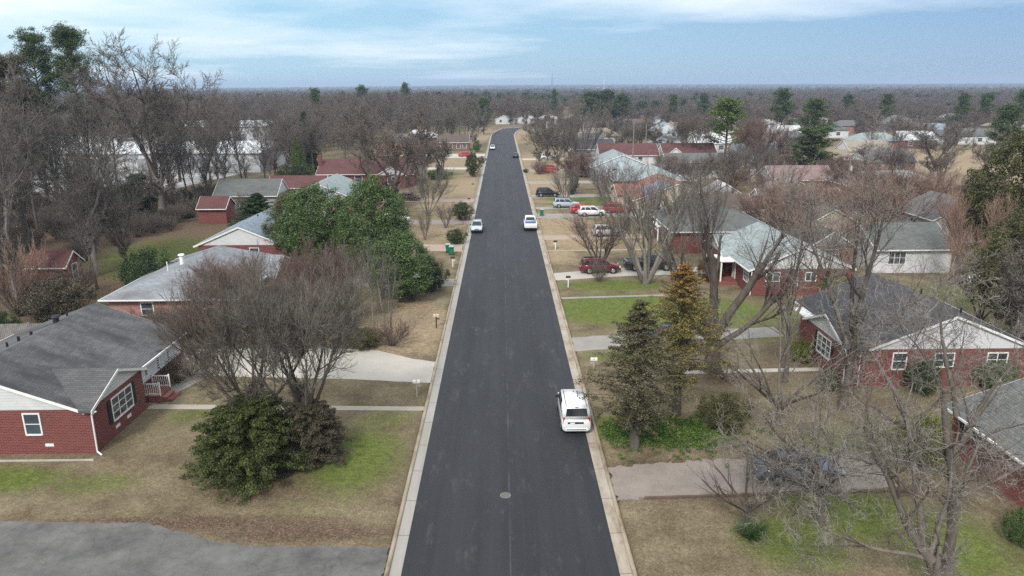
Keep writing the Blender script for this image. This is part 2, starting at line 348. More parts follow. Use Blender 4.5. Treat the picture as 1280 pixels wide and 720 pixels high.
def sheet(name, pts, mat, z=YARD+.008, rag=.0, seed=1, step=.6):
    rnd = random.Random(seed); P = []
    n = len(pts)
    for i in range(n):
        a = pts[i]; b = pts[(i+1) % n]; d = math.hypot(b[0]-a[0], b[1]-a[1]); k = max(1, int(d/step)) if rag else 1
        for j in range(k):
            t = j/k; r = rag*(rnd.random()-.5)*2 if j else 0
            P.append((a[0]+(b[0]-a[0])*t + r, a[1]+(b[1]-a[1])*t + rag*(rnd.random()-.5)*(2 if j else 0)))
    me = bpy.data.meshes.new(name); me.from_pydata([(x, y, z) for x, y in P], [], [tuple(range(len(P)))])
    bm = bmesh.new(); bm.from_mesh(me); bmesh.ops.triangulate(bm, faces=bm.faces); bmesh.ops.recalc_face_normals(bm, faces=bm.faces)
    for f in bm.faces:
        if f.normal.z < 0: f.normal_flip()
    bm.to_mesh(me); bm.free(); me.materials.append(mat); o = link(bpy.data.objects.new(name, me)); o['kind'] = 'structure'; return o
PALE = slabmat('pale_driveway', (.44, .41, .36), .1); GREYC = slabmat('grey_driveway', (.28, .26, .235), .18)
GRAV = slabmat('gravel_driveway', (.25, .212, .185), .22); OLDA = slabmat('worn_asphalt', (.115, .114, .108), .5, .45)
sheet('parking_pavement', [(-60, 18), (-60, 32), (-25.5, 31.95), (-18.2, 31.7), (-16.3, 31.0), (-14.2, 30.1), (-12.2, 29.7), (-5.72, 29.5), (-5.72, 18)], OLDA, rag=.09, step=.18)
sheet('driveway', [(-26, 51.2), (-20, 50.5), (-12, 49.9), (-5.66, 49.0), (-5.66, 53.2), (-7.5, 53.9), (-10.5, 55.8), (-15, 56.6), (-26, 56.6)], PALE, rag=.03)
sheet('path', [(-24.4, 45.0), (-5.66, 44.3), (-5.66, 44.95), (-24.4, 45.75)], slabmat('path_concrete', (.36, .32, .26), .15), YARD+.012)
sheet('path', [(-25.4, 45.8), (-24.2, 45.8), (-22.2, 51.3), (-23.4, 51.3)], GREYC, YARD+.012)
sheet('driveway', [(5.61, 33.2), (8, 33.5), (21, 34.2), (21, 37.9), (12, 37.4), (8, 37.0), (5.61, 36.6)], GRAV, rag=.16, step=.25)
sheet('driveway', [(5.61, 55.2), (14, 57.0), (24, 58.5), (24, 61.0), (14, 60.0), (5.61, 58.6)], GREYC, rag=.08)
sheet('driveway', [(5.61, 77.6), (14, 79.4), (26, 80.4), (26, 83.4), (14, 83.2), (5.61, 80.9)], PALE, rag=.04)
sheet('path', [(12, 50.2), (24, 50.6), (24, 51.3), (12, 50.9)], CONC, YARD+.012)
sheet('path', [(5.7, 70.3), (22, 71.6), (22, 72.2), (5.7, 70.9)], GREYC, YARD+.012)
sheet('driveway', [(5.61, 99.6), (20, 100.3), (20, 103.6), (5.61, 103.0)], slabmat('tan_driveway', (.34, .27, .20), .15), rag=.1)
sheet('path', [(5.61, 92.2), (20, 92.8), (20, 93.5), (5.61, 93.0)], slabmat('tan_driveway', (.34, .27, .20), .15), YARD+.012, .05)
sheet('driveway', [(5.61, 117.0), (26, 118.2), (26, 122.6), (5.61, 121.2)], GREYC, rag=.1)
sheet('driveway', [(5.61, 126), (26, 127.0), (26, 129.6), (5.61, 128.8)], GREYC, rag=.1)
sheet('driveway', [(5.61, 139.5), (26, 140.5), (26, 144.5), (5.61, 143.5)], GREYC, rag=.1)
sheet('driveway', [(5.61, 160), (28, 161), (28, 166), (5.61, 165)], GREYC, rag=.1)
sheet('driveway', [(5.61, 184), (30, 185), (30, 190), (5.61, 189)], GREYC, rag=.1)
sheet('driveway', [(5.61, 214), (30, 215), (30, 220), (5.61, 219)], PALE, rag=.1)
PINKD = slabmat('pinkish_driveway', (.36, .27, .22), .12)
sheet('driveway', [(-5.66, 92.5), (-16, 94), (-24, 94), (-24, 98), (-14, 97.5), (-5.66, 97)], PINKD, rag=.1)
sheet('driveway', [(-5.66, 112), (-20, 113), (-20, 116.5), (-5.66, 116)], slabmat('mauve_driveway', (.25, .21, .2), .12), rag=.1)
sheet('driveway', [(-5.66, 134.5), (-24, 136), (-24, 140), (-5.66, 139)], PINKD, rag=.1)
sheet('driveway', [(-5.66, 190), (-32, 191), (-32, 196), (-5.66, 195)], PALE, rag=.1)
sheet('driveway', [(-5.66, 222), (-40, 222), (-40, 236), (-5.66, 236)], PALE, rag=.2)
sheet('driveway', [(-5.66, 75.5), (-20, 76), (-20, 79), (-5.66, 78.6)], GREYC, rag=.1)
sheet('industrial_yard_pavement', [(-150, 150), (-72, 150), (-66, 185), (-150, 185)], slabmat('yard_concrete', (.40, .39, .38), .15), rag=.3)

# ------------------------------------------------------------------ houses
RB = (.145, .027, .024); RBR = (.23, .062, .05)
BRICK = brick('red_brick', RB); BRICK2 = brick('orange_red_brick', RBR); BRICKP = brick('pinkish_brick', (.34, .17, .14)); BRICKB = brick('brown_brick', (.17, .09, .06))
SIDE_W = siding('white_siding', (.66, .67, .68)); SIDE_B = siding('pale_blue_siding', (.52, .60, .66)); SIDE_C = siding('cream_siding', (.58, .52, .42)); SIDE_G = siding('grey_siding', (.30, .31, .32))
def fmap(face, p):
    return {'S': lambda u, o, z: (u, p-o, z), 'N': lambda u, o, z: (u, p+o, z), 'E': lambda u, o, z: (p+o, u, z), 'W': lambda u, o, z: (p-o, u, z)}[face]
def fbox(mb, f, u0, u1, o0, o1, z0, z1):
    a = f(u0, o0, z0); b = f(u1, o1, z1)
    mb.box(min(a[0], b[0]), max(a[0], b[0]), min(a[1], b[1]), max(a[1], b[1]), z0, z1)
SHUT = plain('dark_shutter', (.018, .02, .02), .6)
def window(par, face, p, u, zc, w, h, shut=False, cols=1, rows=2, frame=WHITE):
    f = fmap(face, p); m = MB(); t = .085; z0, z1, u0, u1 = zc-h/2, zc+h/2, u-w/2, u+w/2
    fbox(m, f, u0-t, u0, -.01, .06, z0-t, z1+t); fbox(m, f, u1, u1+t, -.01, .06, z0-t, z1+t)
    fbox(m, f, u0, u1, -.01, .06, z1, z1+t); fbox(m, f, u0-.03, u1+.03, -.01, .085, z0-t*1.1, z0)
    for c in range(1, cols): uu = u0+w*c/cols; fbox(m, f, uu-.028, uu+.028, 0, .05, z0, z1)
    for r in range(1, rows): zz = z0+h*r/rows; fbox(m, f, u0, u1, 0, .045, zz-.022, zz+.022)
    wo = m.build('window', frame, par)
    g = MB(); fbox(g, f, u0, u1, -.005, .018, z0, z1); g.build('pane', GLASS, wo)
    if shut:
        for s in (-1, 1):
            q = MB(); uc = u + s*(w/2+t+.22); fbox(q, f, uc-.19, uc+.19, 0, .045, z0-t, z1+t)
            for k in range(6): zz = z0-t+.1+(h+2*t-.2)*(k+.5)/6; fbox(q, f, uc-.14, uc+.14, .045, .055, zz-.05, zz+.03)
            q.build('shutter', SHUT, par)
    return wo
def door(par, face, p, u, w=.95, h=2.05, z0=.45, col=None):
    f = fmap(face, p); m = MB(); fbox(m, f, u-w/2-.08, u-w/2, -.01, .06, z0, z0+h+.08); fbox(m, f, u+w/2, u+w/2+.08, -.01, .06, z0, z0+h+.08); fbox(m, f, u-w/2, u+w/2, -.01, .06, z0+h, z0+h+.08)
    m.build('door_frame', WHITE, par); d = MB(); fbox(d, f, u-w/2, u+w/2, 0, .03, z0, z0+h)
    for zz in (.25, .95, 1.5): fbox(d, f, u-w*.32, u+w*.32, .03, .04, z0+zz, z0+zz+.4)
    o = d.build('door', col or WHITE, par); k = MB(); k.tube(f(u+w*.36, .03, z0+1), f(u+w*.36, .08, z0+1), .03); k.build('handle', BLACK, o)
def gable_poly(c, half, ov, ez, rise, t):
    s = rise/half
    return [(c-half-ov, ez-ov*s), (c, ez+rise), (c+half+ov, ez-ov*s), (c+half+ov, ez-ov*s+t), (c, ez+rise+t), (c-half-ov, ez-ov*s+t)]
def house(label, x0, x1, y0, y1, ez=2.85, rise=2.1, ridge='y', wall=None, gable=None, roof=None, ov=.4, og=.16, wings=(), wins=(), doors=(), hip=0., chim=None, vents=(), name='brick_house', cat='house', group=None, z=YARD, rz=0., t=.15, gut=True, trim=None, belt=0.):
    wall = wall or BRICK; gable = gable or SIDE_W; roof = roof or SH_GREY; trim = trim or WHITE
    ox, oy = (x0+x1)/2, (y0+y1)/2; h = thing(name, label, cat, (ox, oy, z), rz, group)
    a0, a1, b0, b1 = x0-ox, x1-ox, y0-oy, y1-oy
    m = MB(); m.box(a0, a1, b0, b1, -.2, ez)
    for w in wings:
        if w['side'] == 'E': m.box(a1+.001, a1+w['d'], w['a']-oy, w['b']-oy, -.2, ez-.002)
        elif w['side'] == 'W': m.box(a0-w['d'], a0-.001, w['a']-oy, w['b']-oy, -.2, ez-.002)
        else: m.box(w['a']-ox, w['b']-ox, b0-w['d'], b0-.001, -.2, ez-.002)
    m.build('wall', wall, h)
    R_ = MB(); B = MB(); Gb = MB(); Gu = MB()
    if hip:
        zt = ez+rise; o = ov; e = ez-.02
        if ridge == 'y': rp = [((a0+a1)/2, b0+hip, zt), ((a0+a1)/2, b1-hip, zt)]
        else: rp = [(a0+hip, (b0+b1)/2, zt), (a1-hip, (b0+b1)/2, zt)]
        c = [(a0-o, b0-o, e), (a1+o, b0-o, e), (a1+o, b1+o, e), (a0-o, b1+o, e)]; cu = [(p_[0], p_[1], e+t) for p_ in c]
        vs = c+cu+rp
        if ridge == 'y': fs = [(4, 5, 8), (5, 6, 9, 8), (6, 7, 9), (7, 4, 8, 9)]
        else: fs = [(4, 5, 9, 8), (5, 6, 9), (6, 7, 8, 9), (7, 4, 8)]
        R_.add(vs, fs+[(3, 2, 1, 0), (0, 1, 5, 4), (1, 2, 6, 5), (2, 3, 7, 6), (3, 0, 4, 7)])
        if gut:
            MB().box(a0-o-.09, a1+o+.09, b0-o-.1, b0-o-.012, e+.01, e+t-.02).build('rain_gutter', trim, h); MB().box(a0-o-.1, a0-o-.012, b0-o, b1+o, e+.015, e+t-.02).build('rain_gutter', trim, h); MB().box(a1+o+.012, a1+o+.1, b0-o, b1+o, e+.015, e+t-.02).build('rain_gutter', trim, h)
    elif ridge == 'y':
        c = (a0+a1)/2; half = (a1-a0)/2; P = gable_poly(c, half, ov, ez, rise, t); R_.prism(P, 'y', b0-og, b1+og)
        for (s0, s1) in ((b0-og-.05, b0-og-.003), (b1+og+.003, b1+og+.05)): MB().prism([(p_[0], p_[1]-(.05 if i in (0, 1, 2) else .02)) for i, p_ in enumerate(P)], 'y', s0, s1).build('bargeboard', trim, h)
        for (s0, s1) in ((b0-.015, b0+.12), (b1-.12, b1+.015)): MB().prism([(a0, ez), (a1, ez), (c, ez+rise-.01)], 'y', s0, s1).build('gable', gable, h)
        if gut:
            for s, a in ((-1, a0-ov), (1, a1+ov)): xx = sorted((a+s*.012, a+s*.11)); MB().box(xx[0], xx[1], b0-og+.02, b1+og-.02, ez-ov*rise/half, ez-ov*rise/half+.12).build('rain_gutter', trim, h)
    else:
        c = (b0+b1)/2; half = (b1-b0)/2; P = gable_poly(c, half, ov, ez, rise, t); R_.prism(P, 'x', a0-og, a1+og)
        for (s0, s1) in ((a0-og-.05, a0-og-.003), (a1+og+.003, a1+og+.05)): MB().prism([(p_[0], p_[1]-(.05 if i in (0, 1, 2) else .02)) for i, p_ in enumerate(P)], 'x', s0, s1).build('bargeboard', trim, h)
        for (s0, s1) in ((a0-.015, a0+.12), (a1-.12, a1+.015)): MB().prism([(b0, ez), (b1, ez), (c, ez+rise-.01)], 'x', s0, s1).build('gable', gable, h)
        if gut:
            for s, a in ((-1, b0-ov), (1, b1+ov)): yy = sorted((a+s*.012, a+s*.11)); MB().box(a0-og+.02, a1+og-.02, yy[0], yy[1], ez-ov*rise/half, ez-ov*rise/half+.12).build('rain_gutter', trim, h)
    ro = R_.build('roof', roof, h)
    for w in wings:
        ax = oy if w['side'] in 'EW' else ox
        c = (w['a']+w['b'])/2-ax; half = (w['b']-w['a'])/2; rs = w.get('rise', rise*half/((x1-x0)/2 if ridge == 'y' else (y1-y0)/2)); wo = .3
        P = gable_poly(c, half, wo, ez-.004, rs, t); into = w.get('into', 4.)
        W = MB(); Wb = MB(); Wg = MB(); Pb = [(p_[0], p_[1]-(.05 if i in (0, 1, 2) else .02)) for i, p_ in enumerate(P)]
        tri = [(c-half, ez), (c+half, ez), (c, ez+rs-.01)]
        ov2 = w.get('ov', .22); sm = rise/(((x1-x0) if ridge == 'y' else (y1-y0))/2); valley = (w['side'] in 'EW') == (ridge == 'y')
        inner = [(p_[1]-ez-(t if i > 2 else 0))/sm+.04 for i, p_ in enumerate(P)]
        sg = 1 if w['side'] == 'E' else -1
        e = {'E': a1+w['d'], 'W': a0-w['d'], 'S': b0-w['d']}[w['side']]; main = {'E': a1, 'W': a0, 'S': b0}[w['side']]
        out_ = e+sg*ov2; ins = [(main-sg*q) if valley else (e-sg*into) for q in inner]
        f3 = (lambda d_, p_: (d_, p_[0], p_[1])) if w['side'] in 'EW' else (lambda d_, p_: (p_[0], d_, p_[1]))
        W.add([f3(out_, p_) for p_ in P]+[f3(q, p_) for q, p_ in zip(ins, P)], [tuple(range(6)), tuple(range(11, 5, -1))]+[(i, (i+1) % 6, 6+(i+1) % 6, 6+i) for i in range(6)])
        ax_ = 'x' if w['side'] in 'EW' else 'y'; Wb.prism(Pb, ax_, out_+sg*.003, out_+sg*.05); Wg.prism(tri, ax_, e-sg*.1, e+sg*.015)
        W.build('wing_roof', w.get('roof', roof), h); Wb.build('bargeboard', trim, h); Wg.build('gable', w.get('gable', gable), h)
    for (face, u, zc, w, hh, *rest) in wins:
        pos = rest[2] if len(rest) > 2 else {'S': y0, 'N': y1, 'E': x1, 'W': x0}[face]
        sh = rest[0] if rest else False; cr = rest[1] if len(rest) > 1 else (1, 2)
        uu = u-(oy if face in 'EW' else ox); pp = pos-(ox if face in 'EW' else oy)
        window(h, face, pp, uu, zc, w, hh, sh, *cr)
    for (face, u, pos) in doors:
        door(h, face, pos-(ox if face in 'EW' else oy), u-(oy if face in 'EW' else ox))
    if chim:
        cx_, cy_, ch = chim; k = MB(); k.box(cx_-ox-.4, cx_-ox+.4, cy_-oy-.3, cy_-oy+.3, ez-.5, ez+ch); k.box(cx_-ox-.46, cx_-ox+.46, cy_-oy-.36, cy_-oy+.36, ez+ch, ez+ch+.12); k.build('chimney', BRICK, ro)
    for (vx, vy, vz, vr, vh, dark) in vents:
        k = MB(); k.tube((vx-ox, vy-oy, vz-.3), (vx-ox, vy-oy, vz+vh), vr, n=10)
        if vr > .12: k.tube((vx-ox, vy-oy, vz+vh), (vx-ox, vy-oy, vz+vh+.12), vr*1.6, vr*1.3, n=12)
        k.build('roof_vent', BLACK if dark else WHITE, ro)
    return h, ox, oy
SH_GREY = shingle('grey_shingles', (.135, .132, .134), .85, (.036, .035, .037, 1)); SH_LG = shingle('light_grey_shingles', (.16, .16, .165), .4)
SH_WASH = shingle('pale_blotched_shingles', (.30, .32, .35), .75, (.13, .13, .135, 1)); SH_DARK = shingle('charcoal_shingles', (.066, .067, .075), .3)  # SH_WASH: pale colour broken by darker noise blotches
SH_MINT = shingle('pale_green_grey_shingles', (.33, .385, .39), .3, (.22, .26, .27, 1)); SH_BLUE = shingle('pale_blue_grey_shingles', (.26, .32, .38), .3)
SH_RED = shingle('dark_red_shingles', (.14, .055, .053), .3); SH_ORG = shingle('orange_red_shingles', (.30, .13, .10), .3); SH_BRN = shingle('brown_shingles', (.13, .10, .085), .3)
SH_SLV = shingle('silver_grey_shingles', (.145, .155, .15), .3); SH_TAN = shingle('tan_shingles', (.36, .31, .25), .3); SH_WHT = shingle('white_metal_roofing', (.62, .63, .64), .15)

# the near house across from the van, with its small cross gable over the picture window
hA, ox, oy = house('red brick house with dark stained grey roof, white gables and a shuttered picture window', -37.2, -25.2, 38.9, 52.6, 2.85, 2.25, 'y', BRICK, SIDE_W, SH_GREY, ov=.5,
    wings=[dict(side='E', a=38.9, b=45.1, d=.75, into=6.2, roof=shingle('wing_shingles', (.115, .113, .115), .25))],
    wins=[('S', -27.9, 1.95, .85, 1.25), ('E', 42.3, 1.75, 2.35, 1.35, True, (3, 3), -24.45), ('E', 49.6, 1.95, 1.0, 1.15, True), ('E', 46.4, 2.05, .6, .8, True), ('S', -31.6, 1.95, .85, 1.25)],
    vents=[(-31.6, 48.4, 5.15, .2, .35, True), (-32.2, 45.2, 4.9, .09, .3, True), (-32.0, 46.2, 4.95, .09, .25, True), (-32.3, 44.2, 4.85, .07, .3, True), (-32.2, 40.6, 4.95, .22, .45, True), (-31.9, 50.2, 5.1, .07, .2, True)])
m = MB(); m.box(-25.195-ox, -25.15-ox, 45.15-oy, 52.6-oy, 1.25, 2.78); m.build('siding_band', SIDE_W, hA)
m = MB()
for (dx, dy) in ((-24.36, 38.95),):
    m.tube((dx-ox, dy-oy-.1, 2.7), (dx-ox-.02, dy-oy-.12, .15), .05); m.tube((dx-ox+.3, dy-oy-.12, 2.75), (dx-ox, dy-oy-.12, 2.55), .05); m.tube((dx-ox-.02, dy-oy-.12, .15), (dx-ox+.35, dy-oy-.35, .05), .05)
m.build('downspout', WHITE, hA); m = MB(); m.tube((-25.0-ox, 52.7-oy, 2.7), (-25.0-ox, 52.7-oy, .1), .045); m.build('downspout', WHITE, hA)
m = MB(); m.box(-29.0-ox+1.6, -29.0-ox+2.1, 38.87-oy, 38.91-oy, .5, .68); m.build('foundation_vent', WHITE, hA); m = MB(); m.box(-24.47-ox, -24.43-ox, 41.2-oy, 41.7-oy, .45, .65); m.build('foundation_vent', WHITE, hA); m = MB(); m.box(-24.47-ox, -24.43-ox, 42.6-oy, 43.1-oy, .45, .65); m.build('foundation_vent', WHITE, hA)
m = MB(); m.box(-25.2-ox, -23.9-ox, 46.0-oy, 47.6-oy, -.1, .5); m.box(-23.9-ox, -23.55-ox, 46.2-oy, 47.4-oy, -.1, .32); m.box(-23.55-ox, -23.2-ox, 46.2-oy, 47.4-oy, -.1, .15); m.build('front_step', BRICK2, hA)
for yy in (46.05, 47.55):
    m = MB()
    m.box(-25.1-ox, -23.85-ox, yy-oy-.03, yy-oy+.03, 1.32, 1.4); m.box(-25.1-ox, -23.85-ox, yy-oy-.02, yy-oy+.02, .6, .66)
    for k in range(9): m.box(-25.05-ox+k*.14, -25.02-ox+k*.14, yy-oy-.015, yy-oy+.015, .5, 1.34)
    for xx in (-25.08, -23.9): m.box(xx-ox-.04, xx-ox+.04, yy-oy-.04, yy-oy+.04, .5, 1.48)
    m.build('railing', WHITE, hA)
m = MB(); m.box(-37-ox, -24.2-ox, 38.0-oy, 38.1-oy, -.1, .08); m.build('bed_edging', CONC, hA)
# flat rear extension roof seen past the ridge
m = MB(); m.box(-46-ox, -37.3-ox, 42-oy, 50-oy, -.1, 2.2); m.build('rear_wing_wall', BRICK, hA); m = MB(); m.box(-46.3-ox, -37.25-ox, 41.7-oy, 50.3-oy, 2.2, 2.36); m.build('rear_wing_roof', SH_GREY, hA)

house('brick house with blotchy silver white hipped roof beside the round bare tree', -35.6, -24.4, 62.2, 77.6, 2.7, 2.3, 'y', BRICKP, SIDE_W, SH_WASH, hip=3.4, ov=.5,
    wins=[('S', -32.2, 1.8, 1.0, 1.1), ('S', -27.3, 1.8, 1.3, 1.1), ('E', 66, 1.8, 1.6, 1.2), ('E', 70.5, 1.8, 1.6, 1.2), ('E', 75, 1.8, 1., 1.2)],
    wings=[dict(side='E', a=70, b=76.5, d=1.2, into=5.5)], vents=[(-30.9, 67.3, 4.75, .2, .8, False), (-31.4, 65.3, 4.5, .05, .9, False), (-29.5, 71.4, 4.6, .12, .15, False), (-27.5, 72.4, 3.9, .1, .1, False)])
house('brick house with white gable and long blue grey roof behind the silver roofed one', -36.6, -26.6, 84.6, 106.0, 2.8, 2.1, 'y', BRICK, SIDE_W, SH_BLUE, ov=.5,
    wins=[('S', -30, 1.8, 1., 1.2), ('E', 90, 1.8, 1.8, 1.2), ('E', 96, 1.8, 1.2, 1.2), ('E', 102, 1.8, 1.2, 1.2)], vents=[(-31.7, 92, 5, .1, .2, True)])
house('house with pale mint blue roof and cream gable above the broadleaf evergreens', -37, -25.5, 121.5, 136, 2.8, 2.4, 'y', BRICK2, SIDE_C, SH_MINT, wings=[dict(side='S', a=-33.5, b=-27.5, d=4., into=6, rise=1.8)],
    wins=[('E', 125, 1.8, 1.6, 1.2), ('E', 131, 1.8, 1.2, 1.2)])
m_, _a, _b = house('long red roofed brick house with brick chimney at its end, set across the lot', -40.5, -19.6, 157.5, 168.5, 2.8, 2.6, 'x', BRICK, SIDE_W, SH_RED, chim=(-40.3, 160.5, 3.6),
    wings=[dict(side='S', a=-27, b=-21, d=3., into=7, rise=1.7)], wins=[('S', -36, 1.7, 1.5, 1.3), ('S', -31.5, 1.7, 1.5, 1.3), ('S', -23.9, 1.7, 1.6, 1.4, False, (2, 2), 154.5)])
house('brick house with orange red roof and pale end gable', -35, -22.5, 201, 212, 2.9, 2.6, 'x', BRICKB, SIDE_C, SH_ORG, wings=[dict(side='S', a=-29, b=-23, d=3, into=7, rise=1.8)], wins=[('S', -32, 1.7, 1.5, 1.3), ('E', 206, 1.7, 1.5, 1.3)])
house('small grey roofed house behind the orange red roof', -38, -26, 243, 253, 3, 2.6, 'x', SIDE_W, SIDE_W, SH_LG, name='cottage', wins=[('S', -30, 1.7, 1.4, 1.2), ('S', -35, 1.7, 1.4, 1.2)])
house('brick house with white hipped roof in front of the wood', -37, -24, 268, 278, 3, 2.6, 'x', BRICKB, SIDE_W, SH_WHT, hip=4, wins=[('S', -28, 1.7, 1.4, 1.2), ('S', -33, 1.7, 1.4, 1.2)])
house('long brown brick house with a row of pale windows by the far red car', -38, -12.5, 238, 246, 2.9, 2.2, 'x', BRICKB, SIDE_W, SH_BRN, wins=[('S', x, 1.6, 1.3, 1.3) for x in (-35, -31, -27, -23, -19, -15)]) if False else None
house('long brown house with white trimmed windows above the far red car', -22, -11.5, 247, 255, 2.9, 2.2, 'x', BRICKB, SIDE_C, SH_BRN, wins=[('S', x, 1.6, 1.2, 1.3) for x in (-20.3, -17.6, -15, -12.9)])

# houses on the van's side of the street
hR, ox, oy = house('red brick house with charcoal roof and broad white gable behind the silvery bare limbs', 25.7, 37.3, 47.6, 59.6, 2.85, 2.35, 'y', BRICK, SIDE_W, SH_DARK, ov=.5,
    wings=[dict(side='W', a=47.6, b=54.6, d=1.6, into=6.4)],
    wins=[('W', 51.2, 1.8, 2.2, 1.35, True, (3, 3), 24.1), ('W', 56.9, 1.9, 1.0, 1.3, False), ('S', 27.9, 1.95, .9, 1.15), ('S', 31.1, 2.0, 1.3, .95, False, (2, 2)), ('S', 34.9, 2.0, 1.35, .95, False, (2, 2))],
    doors=[('W', 55.6, 25.7)], vents=[(33.2, 55, 4.9, .09, .3, True), (34, 51, 4.55, .08, .3, True)])
m = MB(); m.tube((24.0-ox, 47.5-oy, 2.7), (24.0-ox, 47.5-oy, .1), .05); m.build('downspout', WHITE, hR); m = MB(); m.tube((25.0-ox, 47.5-oy, 2.7), (25.1-ox, 47.5-oy, .1), .04); m.build('downspout', WHITE, hR)
m = MB(); m.box(25.7-ox, 24.3-ox, 55.2-oy, 58.2-oy, 2.6, 2.72); m.build('porch_canopy', WHITE, hR)
house('brick house corner with rough grey roof and black shutters at the frame edge', 26.2, 37.5, 25.5, 38.4, 2.85, 2.1, 'y', BRICK2, SIDE_W, SH_SLV, ov=.6,
    wins=[('W', 36.4, 2.1, 1.6, .7, True), ('W', 31.2, 1.8, 1.0, 1.3, True), ('N', 31, 1.8, 1.2, 1.2)], vents=[])
h2, ox, oy = house('red brick house with pale mint roof and front porch behind the big pruned tree', 25.2, 35.4, 70.8, 84.6, 2.85, 2.2, 'y', BRICK, SIDE_W, SH_MINT, ov=.45,
    wings=[dict(side='W', a=77.6, b=84.6, d=1.0, into=6)],
    wins=[('S', 27.3, 2.05, 1.3, .85, False, (2, 1)), ('S', 31.2, 2.05, 1., .8, False, (2, 1)), ('W', 72.6, 1.8, 1.4, 1.2, False, (3, 3)), ('W', 82.8, 1.8, 2.0, 1.5, False, (3, 3), 24.2)], doors=[('W', 76.6, 25.2)])
m = MB(); m.box(23.2-ox, 25.2-ox, 75.2-oy, 78.4-oy, 2.55, 2.68)
for yy in (75.4, 78.2): m.box(23.3-ox, 23.45-ox, yy-oy-.07, yy-oy+.07, .3, 2.55)
m.build('porch', WHITE, h2); m = MB(); m.box(23.2-ox, 25.2-ox, 75.2-oy, 78.4-oy, -.1, .35); m.build('front_step', BRICK2, h2)
m = MB(); m.tube((25.1-ox, 70.75-oy, 2.7), (25.1-ox, 70.75-oy, .1), .05); m.build('downspout', WHITE, h2); m = MB(); m.tube((29.9-ox, 70.75-oy, 2.7), (29.9-ox, 70.75-oy, .1), .05); m.build('downspout', WHITE, h2)
h3, ox, oy = house('red brick house with plain grey hipped roof between black pickup and sheds', 21.8, 34.5, 90.5, 105, 2.85, 2.2, 'y', BRICK, SIDE_W, SH_SLV, hip=4.5, ov=.5,
    wins=[('S', 26.5, 1.9, 1.0, .8), ('S', 31, 1.9, 1.2, .8), ('W', 101.5, 1.8, 1.8, 1.4, False, (3, 2)), ('W', 93, 1.8, 1., 1.2)], doors=[('W', 97.4, 21.8)])
m = MB(); m.box(20.6-ox, 21.8-ox, 95.6-oy, 99.6-oy, 2.5, 2.6)
for yy in (95.8, 99.4): m.box(20.7-ox, 20.85-ox, yy-oy-.07, yy-oy+.07, .1, 2.5)
m.build('porch', WHITE, h3)
h4, ox, oy = house('tan gabled house with orange red roof carrying a solar panel', 21.5, 35, 117, 132, 2.9, 2.5, 'y', SIDE_C, siding('tan_siding', (.55, .47, .36)), SH_ORG, wings=[dict(side='W', a=123, b=130, d=2, into=6)],
    wins=[('W', 120, 1.8, 1.2, 1.3), ('S', 25, 1.8, 1.2, 1.2), ('S', 31, 1.8, 1.2, 1.2), ('W', 126.5, 1.7, 1.8, 1.5, False, (2, 2), 19.5)])
m = MB(); s = 2.5/6.75; zz = lambda x: 2.9+.15+(x-21.5)*s+.08
m.hexa([(23.3-ox, 117.4-oy, zz(23.3)-.04), (27.3-ox, 117.4-oy, zz(27.3)-.04), (27.3-ox, 124.2-oy, zz(27.3)-.04), (23.3-ox, 124.2-oy, zz(23.3)-.04)], [(23.3-ox, 117.4-oy, zz(23.3)+.03), (27.3-ox, 117.4-oy, zz(27.3)+.03), (27.3-ox, 124.2-oy, zz(27.3)+.03), (23.3-ox, 124.2-oy, zz(23.3)+.03)])
m.build('solar_panel', plain('solar_cells', (.06, .10, .17), .15, var=.1), h4)
house('low house with dark brown roof in front of the solar panel roof', 27.5, 38, 108, 115.5, 2.6, 1.9, 'x', BRICKB, SIDE_C, SH_BRN, name='bungalow', wins=[('S', 30, 1.6, 1.2, 1.1), ('S', 35, 1.6, 1.2, 1.1)])
house('house with pale green roof behind the solar panel roof', 22, 35.5, 142, 154, 2.9, 2.4, 'x', SIDE_C, SIDE_W, SH_MINT, hip=5, wins=[('S', 25, 1.8, 1.2, 1.2), ('W', 148, 1.8, 1.4, 1.3)])
house('pale blue gabled house with white fascia above the maroon shrubs', 20.5, 34, 166, 181, 3., 2.7, 'y', SIDE_B, SIDE_B, SH_MINT, wins=[('S', 25.5, 2., 1.1, 1.4), ('S', 29, 2., 1.1, 1.4), ('W', 172, 1.8, 1.3, 1.3)], name='clapboard_house')
house('long house with dull red roof behind the pale blue gable', 26, 42, 196, 206, 3., 2.6, 'x', SIDE_W, SIDE_W, SH_RED, wins=[('S', 30, 1.8, 1.2, 1.2), ('S', 37, 1.8, 1.2, 1.2)], name='clapboard_house')
house('cream house with dull red roof and white gabled porch beside the utility pole', 43.5, 58, 197, 207, 3., 2.5, 'x', SIDE_C, SIDE_W, SH_RED, wings=[dict(side='S', a=44, b=48.5, d=2., into=6, rise=1.8)], wins=[('S', 51, 1.8, 1.2, 1.2), ('S', 55, 1.8, 1.2, 1.2)], name='clapboard_house')
house('white house with flat grey roof and one dark window by the white fence', 40, 54.5, 177, 186, 3., 1.6, 'x', SIDE_W, SIDE_W, SH_SLV, wins=[('S', 52, 2., 1.3, 1.2), ('S', 44, 1.8, 1.3, 1.2)], name='clapboard_house')
house('brick house with pale tan hipped roof beside dark evergreens', 77, 93, 228, 240, 3., 2.8, 'x', BRICK2, SIDE_C, SH_TAN, hip=5, wins=[('S', 82, 1.8, 1.2, 1.2), ('S', 88, 1.8, 1.2, 1.2)])
house('two storey pale blue house beside the tall pole', 54, 64, 262, 271, 5.6, 2.4, 'y', SIDE_B, SIDE_W, SH_BLUE, wins=[('S', 56.5, 4.2, 1.1, 1.3), ('S', 61, 4.2, 1.1, 1.3), ('S', 56.5, 1.6, 1.1, 1.3)], name='clapboard_house')
